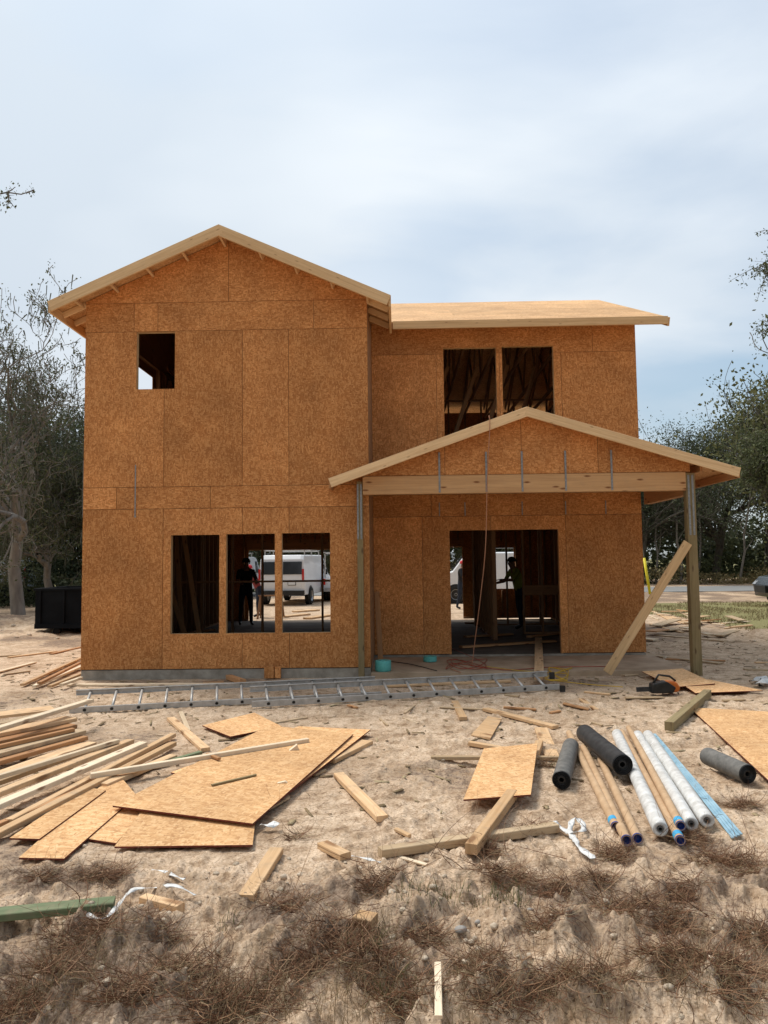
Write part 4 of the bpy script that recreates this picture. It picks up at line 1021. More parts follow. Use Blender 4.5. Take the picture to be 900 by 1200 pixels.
# ------------------------------------------------------------------ hoses, cords, straps
def cord(name, pts, r, matn, label, cat='cord', sub=6):
    P = [Vector(p) for p in pts]; o = []
    for i in range(len(P)-1):
        a, b_, c_, d = P[max(i-1, 0)], P[i], P[i+1], P[min(i+2, len(P)-1)]
        for k in range(sub):
            t_ = k/sub; o.append(.5*((2*b_)+(-a+c_)*t_+(2*a-5*b_+4*c_-d)*t_*t_+(-a+3*b_-3*c_+d)*t_**3))
    o.append(P[-1]); mb = MB(); mb.tube(o, r, 7)
    ob = mb.build(name, matn, origin=P[0]); return tag(ob, label, cat)
hp_ = [Wp(573, 487, 11.05), Wp(574, 500, 11.03), Wp(571, 560, 11.1), Wp(569, 640, 11.3), Wp(563, 700, 11.6), Wp(556, 755, 12.0), G(552, 780, .065), G(540, 778, .065), G(528, 783, .065), G(540, 788, .065)]
cord('air_hose', hp_, .007, 'rope_tan', 'tan red hose hanging from the porch rake down to the slab', 'hose')
random.seed(5)
pts = [G(530, 760, .11)]+[G(545+22*math.cos(k*1.3)+random.uniform(-6, 6), 778+6*math.sin(k*1.7), .066+.008*(k % 3)) for k in range(14)]+[G(590, 785, .065), G(640, 782, .065), G(700, 781, .065), G(752, 781, .03)]
cord('air_hose', pts, .006, 'red_hose', 'dark red hose coiled on the porch slab left of the doorway', 'hose')
pts = [G(455, 775, .065), G(480, 778, .065), G(512, 786, .065)]
cord('cable', pts, .006, 'black_plastic', 'short dark cable between the two teal rolls', 'cable')
pts = [G(570, 781, .068), G(610, 786, .068)]+[G(655+14*math.cos(k*1.9)+random.uniform(-4, 4), 790+8*math.sin(k*1.4), .066+.01*(k % 3)) for k in range(16)]+[G(690, 802, .03), G(730, 805, .03)]
cord('power_cord', pts, .006, 'yellow_cord', 'yellow orange cord tangled at the right end of the ladder')
def ribbon(name, pts, wd, label, matn='plastic_film', lift=.04, cat='strap'):
    P = []
    for (a, b_) in pts:
        g = G(a, b_); g = G(a, b_, H(g.x, g.y)+lift); P.append(Vector((g.x, g.y, H(g.x, g.y)+lift+.01*random.random())))
    o = []
    for i in range(len(P)-1):
        a, b_, c_, d = P[max(i-1, 0)], P[i], P[i+1], P[min(i+2, len(P)-1)]
        for k in range(5):
            t_ = k/5; o.append(.5*((2*b_)+(-a+c_)*t_+(2*a-5*b_+4*c_-d)*t_*t_+(-a+3*b_-3*c_+d)*t_**3))
    o.append(P[-1]); mb = MB(); mb.smooth = True
    V = []
    for i, p in enumerate(o):
        d = (o[min(i+1, len(o)-1)]-o[max(i-1, 0)]).normalized(); s_ = d.cross(Vector((0, 0, 1))).normalized()
        tw = .5*math.sin(i*.7); s_ = (s_*math.cos(tw)+Vector((0, 0, 1))*math.sin(tw)); u_ = s_.cross(d)
        k = wd*(.8+.4*math.sin(i*1.1)**2)/2
        V.append([p-s_*k-u_*.001, p+s_*k-u_*.001, p+s_*k+u_*.001, p-s_*k+u_*.001])
    b0 = 0
    for q in V: mb.v.extend(q)
    for i in range(len(V)-1):
        for k in range(4):
            j = (k+1) % 4; mb.face((i*4+k, i*4+j, i*4+4+j, i*4+4+k), [(0, 0)]*4, .5)
    return tag(mb.build(name, matn, origin=o[0]), label, cat)
ribbon('plastic_strap', [(52, 1071), (90, 1076), (118, 1079), (133, 1074), (145, 1056), (158, 1045), (180, 1041), (205, 1043), (229, 1046)], .022, 'white plastic strap curling past the green board')
ribbon('plastic_strap', [(178, 1020), (192, 1022), (207, 1027), (216, 1031)], .02, 'short white strap lying behind the curled one')
ribbon('plastic_strap', [(412, 1005), (428, 1006), (440, 1010), (446, 1014)], .018, 'small white strap beside the short square block')
ribbon('plastic_strap', [(305, 966), (315, 967), (328, 966)], .05, 'pale plastic shred at the corner of the largest sheet')
ribbon('plastic_film', [(650, 962), (662, 970), (672, 976), (684, 972), (681, 964), (672, 962), (668, 972), (674, 984), (680, 996), (696, 1006)], .035, 'torn white plastic film at the end of the bowed stud', lift=.04, cat='plastic')
ribbon('plastic_bag', [(884, 798), (890, 795), (897, 797), (893, 802), (886, 800)], .12, 'crumpled clear plastic scrap at the right frame edge behind the sheets', lift=.05, cat='plastic')
board('green_timber', (-30, 1070), (134, 1054), .09, .036, 'green treated board at the lower left frame edge', 'treated_green', (.075, .07))

# saw
c = G(791, 812, .02); saw = empty('cut_off_saw', c, 'orange and black power saw lying by the porch post foot', 'saw')
mb = MB(); mb.prism([(0, 0, .02), (.2, 0, .02), (.23, 0, .08), (.18, 0, .15), (.08, 0, .16), (0, 0, .11)], (0, .14, 0)); mb.v = [v+c+Vector((-.18, -.08, 0)) for v in mb.v]; mb.build('saw_body', 'orange', saw, bevel=.02)
mb = MB(); mb.prism([(-.22, 0, .0), (.06, 0, .0), (.1, 0, .07), (-.02, 0, .15), (-.2, 0, .12)], (0, .15, 0)); mb.v = [v+c+Vector((-.12, -.12, .015)) for v in mb.v]; mb.build('motor_cover', 'black_plastic', saw, bevel=.015)
mb = MB(); mb.tube([c+Vector((-.3, -.05, .12)), c+Vector((-.22, -.05, .24)), c+Vector((-.08, -.05, .22)), c+Vector((.0, -.03, .16))], .014, 8); mb.build('handle', 'black_plastic', saw)
mb = MB(); mb.beam(c+Vector((-.3, -.04, .06)), c+Vector((-.5, -.02, .05)), .012, .06, ch=.002); mb.build('guide_bar', 'black_roll', saw)

# yellow guy sleeve
g0 = G(765, 716); g0.z = 0; top = Wp(755, 655, g0.y+.1); d_ = (top-g0)
mb = MB(); mb.tube([g0+d_*0.32, g0+d_*1.02], .045, 10); yg = empty('guy_wire', g0, 'yellow guy wire sleeve slanting up beside the wing wall', 'guy wire'); mb.build('sleeve', 'yellow', yg)
mb = MB(); mb.tube([g0, g0+d_*4.5], .012, 6); mb.build('wire', 'galv', yg)

# ------------------------------------------------------------------ dumpster
dp = empty('dumpster', (-7.6, 18.6, 0), 'black open dumpster standing left of the house before the oaks', 'dumpster')
x0, x1, y0, y1, zb, zt = -9.12, -5.9, 18.55, 20.3, .18, 1.13
mb = MB()
mb.box((x0, y0, zb), (x1, y0+.04, zt)); mb.box((x0, y1-.04, zb), (x1, y1, zt)); mb.box((x0, y0+.041, zb), (x0+.04, y1-.041, zt)); mb.box((x1-.04, y0+.041, zb), (x1, y1-.041, zt)); mb.box((x0+.041, y0+.041, zb), (x1-.041, y1-.041, zb+.04)); mb.build('body', 'black_paint', dp)
mb = MB(); mb.box((x0-.03, y0-.045, zt-.002), (x1+.03, y0+.06, zt+.06)); mb.box((x0-.03, y1-.06, zt-.002), (x1+.03, y1+.04, zt+.06)); mb.box((x0-.03, y0+.061, zt-.001), (x0+.06, y1-.061, zt+.058)); mb.box((x1-.06, y0+.061, zt-.001), (x1+.03, y1-.061, zt+.058)); mb.build('top_rail', 'black_paint', dp)
for k in range(6):
    mb = MB(); mb.box((x0+.1+k*.6, y0-.04, zb+.13), (x0+.16+k*.6, y0-.002, zt-.006)); mb.build('side_rib', 'black_paint', dp)
mb = MB(); mb.box((x0, y0-.035, zb), (x1, y0-.002, zb+.12)); mb.build('bottom_rail', 'black_paint', dp)
for xx in (x0+.5, x1-.5):
    for yy in (y0+.1, y1-.25):
        mb = MB(); mb.lathe([(.001, 0), (.09, 0), (.09, .12), (.001, .12)], (xx, yy, .1), (0, 1, 0), 16); mb.build('wheel', 'rubber', dp)
        mb = MB(); mb.box((xx-.05, yy+.14, .06), (xx+.05, yy+.17, .18)); mb.build('wheel_bracket', 'black_paint', dp)

# ------------------------------------------------------------------ vehicles
def wheel(parent, x, y, z, r, wd, side):
    mb = MB(); mb.lathe([(r*.6, 0), (r*.93, 0), (r, .03), (r, wd-.03), (r*.93, wd), (r*.6, wd)], (x, y, z), (0, side, 0), 28); ty = mb.build('tyre', 'rubber', parent)
    mb = MB(); mb.lathe([(.001, wd*.75), (r*.15, wd*.8), (r*.3, wd*.7), (r*.55, wd*.8), (r*.61, wd*.98), (r*.61, .01), (.001, .02)], (x, y, z), (0, side, 0), 28); mb.build('rim', 'rim', ty).location = (0, 0, 0)
def vehicle(name, prof, width, wins, wheels, r, paint, tum=.1, glass='glass'):
    """prof: side outline (x, z) in order; extruded in y with tumblehome above the belt"""
    root = empty(name, (0, 0, 0))
    belt = 1.0
    mb = MB(); n = len(prof); hw = width/2
    cols = [(-hw, 0), (-hw+.0, 0), (hw, 0)]
    lay = []
    for s_ in (-1, -.86, .86, 1):
        row = []
        for x, z in prof:
            inset = tum*max(0, (z-belt))/1.0
            yy = s_*(hw-inset)
            xx = x
            if abs(s_) == 1:   # rounded edge
                cx = sum(p[0] for p in prof)/n; cz = .9
                xx = x+(cx-x)*.018; zz = z+(cz-z)*.03
            else: zz = z
            row.append((xx, yy, zz))
        lay.append(row)
    for row in lay: mb.v.extend([Vector(v) for v in row])
    for k in range(3):
        for i in range(n):
            j = (i+1) % n; mb.face((k*n+i, (k+1)*n+i, (k+1)*n+j, k*n+j), [(0, 0)]*4, .5)
    mb.face(list(range(n)), [(0, 0)]*n, .5); mb.face(list(range(3*n, 4*n))[::-1], [(0, 0)]*n, .5)
    body = mb.build('body', paint, root, bevel=.03)
    # windows on both sides, inset panels slightly proud
    for poly in wins:
        for s_ in (-1, 1):
            P = [(x, s_*(hw-tum*max(0, z-belt)+.004), z) for x, z in poly]
            mb = MB(); mb.prism(P, (0, -s_*.03, 0)); mb.build('side_window', glass, root)
    for (wx, wz) in wheels:
        for s_ in (-1, 1):
            mb = MB(); mb.lathe([(.001, 0), (r+.06, 0), (r+.06, .03), (.001, .03)], (wx, s_*(hw-.02), wz), (0, s_, 0), 28); mb.build('wheel_arch', 'black_plastic', root)
            wroot = empty('wheel', (wx, s_*(hw-.18), wz)); wroot.parent = root
            wheel(wroot, wx, s_*(hw-.18), wz, r, .24, s_)
    return root, hw
def make_van():
    prof = [(-2.75, .42), (-2.78, .95), (-2.70, 1.9), (-2.55, 2.08), (1.2, 2.1), (1.45, 2.02), (2.0, 1.32), (2.6, 1.12), (2.8, .9), (2.8, .4)]
    root, hw = vehicle('cargo_van', prof, 2.0, [[(1.0, 1.25), (1.75, 1.25), (1.35, 1.85), (1.0, 1.85)]], [(-1.75, .37), (1.85, .37)], .37, 'white_paint', .09)
    for s_ in (-1, 1):
        y0, y1 = (.07, .86) if s_ > 0 else (-.86, -.07)
        mb = MB(); mb.prism([(-2.765, y0, 1.28), (-2.765, y1, 1.28), (-2.735, y1-.03*s_ if s_ > 0 else y1, 1.80), (-2.735, y0, 1.80)], (.03, 0, 0)); mb.v = [v+Vector((-.012, 0, 0)) for v in mb.v]; mb.build('rear_window', 'glass', root)
        mb = MB(); mb.box((-2.81, s_*.92-.035, 1.05), (-2.74, s_*.92+.035, 1.5)); mb.build('tail_light', 'tail_red', root)
        mb = MB(); mb.box((1.2, s_*1.02-.03, 1.2), (1.3, s_*1.14+.03, 1.45)); mb.build('wing_mirror', 'black_plastic', root)
    mb = MB(); mb.box((-2.92, -.98, .42), (-2.76, .98, .62)); mb.build('rear_bumper', 'black_plastic', root)
    mb = MB(); mb.box((-2.80, -.62, .83), (-2.77, -.28, .99)); mb.build('number_plate_recess', 'black_plastic', root)
    mb = MB(); mb.box((-2.812, -.60, .85), (-2.803, -.30, .97)); mb.build('number_plate', 'white_paint', root)
    mb = MB(); mb.box((-2.79, -.006, .65), (-2.772, .006, 1.98)); mb.build('door_seam', 'black_plastic', root)
    mb = MB(); mb.prism([(1.5, -.8, 2.0), (1.5, .8, 2.0), (1.98, .86, 1.36), (1.98, -.86, 1.36)], (.03, 0, .02)); mb.build('windscreen', 'glass', root)
    mb = MB()
    for x_ in (-2.2, -.9, .6):
        mb.beam((x_, -.85, 2.26), (x_, .85, 2.26), .04, .04)
        for s_ in (-.85, .85): mb.beam((x_, s_, 2.05), (x_, s_, 2.26), .04, .04)
    for s_ in (-.85, .85): mb.beam((-2.5, s_, 2.29), (.9, s_, 2.29), .03, .03)
    mb.build('ladder_rack', 'alu', root)
    return root
van = make_van(); tag(van, 'white cargo van with roof rack seen from behind through the lower windows', 'van')
van.location = (-4.5, 33.2, 0); van.rotation_euler = (0, 0, R(84))
GV = 'white vehicles parked beyond the house'
van['group'] = GV
v2 = copy_tree(van); v2.location = (-8.6, 38.5, 0); v2.rotation_euler = (0, 0, R(86)); v2['label'] = 'second white van, further left and half hidden behind the standing worker'
v3 = copy_tree(van); v3.location = (4.3, 31.5, 0); v3.rotation_euler = (0, 0, R(176)); v3['label'] = 'white van standing side on, glimpsed through the doorway openings'
def make_pickup(nm, paint):
    prof = [(-2.8, .5), (-2.82, 1.05), (-.75, 1.1), (-.7, 1.75), (-.5, 1.85), (.6, 1.83), (1.25, 1.2), (2.5, 1.08), (2.7, .85), (2.72, .45)]
    root, hw = vehicle(nm, prof, 1.95, [[(-.6, 1.15), (1.0, 1.18), (.5, 1.7), (-.5, 1.72)]], [(-1.7, .38), (1.85, .38)], .38, paint, .12)
    for s_ in (-1, 1):
        mb = MB(); mb.box((-2.86, s_*.85-.07, .75), (-2.79, s_*.85+.07, 1.02)); mb.build('tail_light', 'tail_red', root)
    mb = MB(); mb.box((-2.98, -.95, .45), (-2.83, .95, .62)); mb.build('rear_bumper', 'rim', root)
    mb = MB(); mb.prism([(.66, -.75, 1.78), (.66, .75, 1.78), (1.2, .82, 1.24), (1.2, -.82, 1.24)], (.03, 0, .03)); mb.build('windscreen', 'glass', root)
    mb = MB()
    for x_ in (-2.6, -1.0):
        mb.beam((x_, -.85, 2.15), (x_, .85, 2.15), .05, .05)
        for s_ in (-.85, .85): mb.beam((x_, s_, 1.05), (x_, s_, 2.15), .05, .05)
    for s_ in (-.85, .85): mb.beam((-2.8, s_, 2.2), (1.4, s_, 2.2), .05, .05)
    mb.build('ladder_rack', 'alu', root)
    return root
pk = make_pickup('pickup_truck', 'white_paint'); tag(pk, 'white pickup with ladder rack right of the rear facing van', 'truck', GV); pk.location = (-2.0, 36.0, 0); pk.rotation_euler = (0, 0, R(80))
# dark car at the right edge, front to the left
prof = [(-2.3, .35), (-2.36, .75), (-2.15, 1.05), (-1.2, 1.18), (-.55, 1.62), (1.2, 1.68), (2.0, 1.55), (2.35, 1.05), (2.4, .4)]
root, hw = vehicle('dark_suv', prof, 1.9, [[(-1.0, 1.16), (.6, 1.16), (.6, 1.55), (-.55, 1.52)], [(.68, 1.16), (1.9, 1.2), (1.7, 1.5), (.68, 1.55)]], [(-1.45, .36), (1.5, .36)], .36, 'dark_car', .14)
for s_ in (-1, 1):
    mb = MB(); mb.prism([(-2.33, s_*.62, .78), (-2.33, s_*.93, .78), (-2.15, s_*.94, .95), (-2.2, s_*.62, .93)], (-.03, 0, 0)); mb.build('headlight', 'rim', root)
    mb = MB(); mb.box((-.62, s_*1.0-.06, 1.15), (-.5, s_*1.0+.06, 1.3)); mb.build('wing_mirror', 'black_plastic', root)
mb = MB(); mb.box((-2.43, -.5, .5), (-2.34, .5, .75)); mb.build('grille', 'black_plastic', root)
tag(root, 'dark car parked at the right frame edge before the road', 'car'); gg = G(889, 712); root.location = (gg.x+2.75, gg.y+.3, 0); root.rotation_euler = (0, 0, R(-6))
# light vehicle glimpsed between the oak trunks
pv = copy_tree(van); pv.location = (-20.1, 36, .15); pv.rotation_euler = (0, 0, R(170)); pv['label'] = 'white van half hidden behind the oak trunks at far left'

# ------------------------------------------------------------------ people
def person(loc, rz, label, J, shirt, pants, capm=None, capcol='hair', short=True, rad=None, hold=None):
    root = empty('person', loc, label, 'person', rz=rz)
    E = [('pelvis', 'waist'), ('waist', 'chest'), ('chest', 'neck'), ('neck', 'head'), ('head', 'crown'), ('pelvis', 'hipL'), ('hipL', 'kneeL'), ('kneeL', 'ankL'), ('ankL', 'toeL'),
         ('pelvis', 'hipR'), ('hipR', 'kneeR'), ('kneeR', 'ankR'), ('ankR', 'toeR'), ('chest', 'shL'), ('shL', 'elL'), ('elL', 'wrL'), ('chest', 'shR'), ('shR', 'elR'), ('elR', 'wrR')]
    RD = dict(pelvis=(.15, .12), waist=(.14, .105), chest=(.165, .12), neck=(.058, .058), head=(.082, .095), crown=(.07, .08), hipL=(.095, .1), hipR=(.095, .1), kneeL=(.062, .065), kneeR=(.062, .065),
              ankL=(.045, .05), ankR=(.045, .05), toeL=(.04, .03), toeR=(.04, .03), shL=(.065, .065), shR=(.065, .065), elL=(.045, .045), elR=(.045, .045), wrL=(.03, .03), wrR=(.03, .03))
    names = list(J); V = [Vector(J[n]) for n in names]; edges = [(names.index(a), names.index(b_)) for a, b_ in E]; seg = {}
    rads = [RD[n] for n in names]; role = dict()
    for s_ in 'LR':
        wr = Vector(J['wr'+s_]); el = Vector(J['el'+s_]); d = (wr-el).normalized(); sidev = d.cross(Vector((0, 0, 1)));  sidev = sidev.normalized() if sidev.length > .1 else Vector((1, 0, 0))
        pm = len(V); V.append(wr+d*.06); rads.append((.035, .022)); edges.append((names.index('wr'+s_), pm))
        for k, (ofs, ln) in enumerate(((-.03, .07), (-.01, .08), (.011, .075), (.03, .06))):
            b0 = len(V); V.append(wr+d*.10+sidev*ofs); rads.append((.0095, .0095)); edges.append((pm, b0))
            V.append(V[b0]+d*ln*.5); rads.append((.009, .009)); edges.append((b0, b0+1))
            V.append(V[b0+1]+d*ln*.4+Vector((0, 0, -.02))); rads.append((.008, .008)); edges.append((b0+1, b0+2))
        b0 = len(V); V.append(wr+d*.04+sidev*-.05); rads.append((.011, .011)); edges.append((pm, b0)); V.append(V[b0]+d*.045+sidev*-.012); rads.append((.009, .009)); edges.append((b0, b0+1))
    # nose
    hd = Vector(J['head']); b0 = len(V); V.append(hd+Vector((0, -.1, -.01))); rads.append((.014, .02)); edges.append((names.index('head'), b0))
    me = bpy.data.meshes.new('body'); me.from_pydata([tuple(v) for v in V], edges, []); ob = bpy.data.objects.new('body', me); C.objects.link(ob)
    md = ob.modifiers.new('skin', 'SKIN'); md.use_smooth_shade = True
    for i, sv in enumerate(me.skin_vertices[0].data): sv.radius = rads[i]; sv.use_root = (i == 0)
    sb = ob.modifiers.new('sub', 'SUBSURF'); sb.levels = sb.render_levels = 2
    bpy.context.view_layer.update(); dg = bpy.context.evaluated_depsgraph_get()
    nm = bpy.data.meshes.new_from_object(ob.evaluated_get(dg)); ob.modifiers.clear(); ob.data = nm; bpy.data.meshes.remove(me)
    nm.materials.clear()
    for mm_ in ('skin', shirt, pants, 'black_plastic'): nm.materials.append(M[mm_])
    def dseg(p, a, b_):
        a, b_ = Vector(J[a]), Vector(J[b_]); t_ = max(0, min(1, (p-a).dot(b_-a)/max((b_-a).length_squared, 1e-9))); return (p-a-(b_-a)*t_).length
    cls = [(1, 'pelvis', 'waist'), (1, 'waist', 'chest'), (1, 'chest', 'shL'), (1, 'chest', 'shR'), (1, 'shL', 'elL'), (1, 'shR', 'elR'), (0 if short else 1, 'elL', 'wrL'), (0 if short else 1, 'elR', 'wrR'), (0, 'neck', 'crown'),
           (2, 'pelvis', 'hipL'), (2, 'pelvis', 'hipR'), (2, 'hipL', 'kneeL'), (2, 'hipR', 'kneeR'), (2, 'kneeL', 'ankL'), (2, 'kneeR', 'ankR'), (3, 'ankL', 'toeL'), (3, 'ankR', 'toeR')]
    for p in nm.polygons:
        c = p.center; p.material_index = min(((dseg(c, a, b_), k) for k, a, b_ in cls))[1]; p.use_smooth = True
    ob.parent = root
    hd = Vector(J['head'])
    for s_ in (-1, 1):
        mb = MB(); mb.lathe([(.001, -.012), (.012, -.006), (.013, .002), (.001, .01)], hd+Vector((s_*.033, -.083, .012)), (0, -1, 0), 8); e = mb.build('eye', 'black_plastic'); e.parent = root
        mb = MB(); mb.lathe([(.001, -.01), (.02, -.004), (.03, .006), (.02, .014), (.001, .012)], hd+Vector((s_*.082, .0, .0)), (s_, -.2, 0), 10); e = mb.build('ear', 'skin'); e.parent = root
    mb = MB(); mb.beam(hd+Vector((-.022, -.089, -.045)), hd+Vector((.022, -.089, -.045)), .01, .008); e = mb.build('mouth', 'cloth_maroon'); e.parent = root
    mb = MB(); mb.smooth = True; hr = .104
    mb.lathe([(.001, .125), (.05, .118), (.085, .09), (hr, .045), (hr+.002, .01), (hr-.004, .0)][::-1], hd+Vector((0, .012, .02)), (0, 0, 1), 20)
    hm = mb.build('hair' if not capm else 'cap', capm or 'hair'); hm.parent = root
    if capm:
        mb = MB(); mb.prism([(-.07, -.09, 0), (.07, -.09, 0), (.055, -.17, -.012), (0, -.19, -.015), (-.055, -.17, -.012)], (0, 0, -.01)); mb.v = [v+hd+Vector((0, 0, .035)) for v in mb.v]; e = mb.build('cap_peak', capm); e.parent = root
    return root
def pose(bend=0., armf=.3, armb=.0, step=.1, head=0.):
    zc = .93; cb = math.cos(bend); sb = math.sin(bend)
    def up_(h, y=0): return (-sb*h+y, zc+cb*h)
    J = {}
    y, z = 0, zc; J['pelvis'] = (0, 0, zc); y, z = up_(.2); J['waist'] = (0, y, z); y, z = up_(.42); J['chest'] = (0, y, z); ch = (y, z)
    y, z = up_(.57); J['neck'] = (0, y, z); nk = (y, z); J['head'] = (0, y-sb*.1-.02, z+cb*.11+.02); J['crown'] = (0, y-sb*.14-.015, z+.14)
    for s_, n in ((1, 'L'), (-1, 'R')):
        J['hip'+n] = (s_*.1, 0, .86); J['knee'+n] = (s_*.12, -.04-s_*step*.5, .49); J['ank'+n] = (s_*.13, .02-s_*step, .09); J['toe'+n] = (s_*.15, -.14-s_*step, .04)
        a = armf if s_ > 0 else armb if armb else armf
        J['sh'+n] = (s_*.19, ch[0]-sb*.06, ch[1]+.07*cb); sh = J['sh'+n]
        el = (s_*.24, sh[1]-math.sin(a)*.28, sh[2]-math.cos(a)*.28); J['el'+n] = el
        a2 = a+.9; J['wr'+n] = (s_*.2, el[1]-math.sin(a2)*.25, el[2]-math.cos(a2)*.25)
    return J
pA = G(288, 733, .13); person((pA.x, pA.y, .13), R(20), 'dark clad worker standing inside the middle lower window opening', pose(.12, .5), 'cloth_black', 'cloth_navy', 'cloth_black')
pB = G(300, 722, .05); person((pB.x+.1, pB.y, .02), R(-60), 'worker in red cap bending behind the dark clad one', pose(.5, .8), 'cloth_maroon', 'cloth_navy', 'cap_red')
pC = G(611, 737, .1); person((pC.x, pC.y, .1), R(-70), 'worker in yellow green shirt standing inside the wide doorway', pose(.32, .7, .5), 'hivis', 'cloth_navy')
pD = Wp(539, 705, 27.0); person((pD.x+.05, 27.0, 0), R(60), 'distant worker at the left edge of the wide doorway', pose(.1, .5), 'cloth_black', 'cloth_navy', 'cap_red')
# saw bench and debris inside near the worker
mb = MB(); sb_ = empty('saw_horse', (pB.x+.55, pB.y-.2, .0), 'low sawhorse with boards beside the worker in red cap', 'sawhorse')
x_, y_ = pB.x+.55, pB.y-.4
mb.beam((x_-.4, y_, .72), (x_+.4, y_, .72), .09, .04); mb.build('top_rail', 'stud_dark', sb_)
for s_ in (-1, 1):
    for q in (-1, 1):
        mb = MB(); mb.beam((x_+s_*.33, y_+q*.02, .7), (x_+s_*.38, y_+q*.25, .0), .04, .08); mb.build('leg', 'stud_dark', sb_)
for k, (a, b_, z, lab) in enumerate((((540, 757), (650, 750), .11, 'dark board across the floor just inside the doorway'), ((545, 745), (600, 742), .11, 'second dark board further inside the doorway'),
        ((620, 745), (655, 741), .11, 'board on the floor right of the worker in the doorway'), ((212, 742), (250, 737), .14, 'board on the floor inside the left lower window'))):
    board('floor_board', a, b_, .14, .038, lab, 'pine_red', z, 'boards on the floor inside the house')
# leaning boards inside the left window
for k, (px, dx) in enumerate(((222, .9), (236, .5), (215, .3))):
    p = Wp(px, 740, 14.2+k*.3); mb = MB(); mb.beam((p.x, p.y, .14), (p.x-dx, p.y+.4, 2.5), .09, .038, (0, 1, 0)); tag(mb.build('leaning_stud', 'pine_red', origin=(p.x, p.y, .14)), ['most slanted stud leaning inside the left lower window', 'middle leaning stud inside the left lower window', 'steepest stud leaning inside the left lower window'][k], 'board', 'studs leaning inside the left window')
# boards outside behind
for k, (px, py, qx, qy) in enumerate(((345, 716, 372, 714), (330, 722, 360, 719), (360, 724, 386, 720))):
    board('yard_board', (px, py), (qx, qy), .3, .05, ['board on the ground right behind the white van bumper', 'board on bright ground below the van', 'board on the ground at the right of the third lower window'][k], 'pine', None, 'boards on the ground beyond the house')

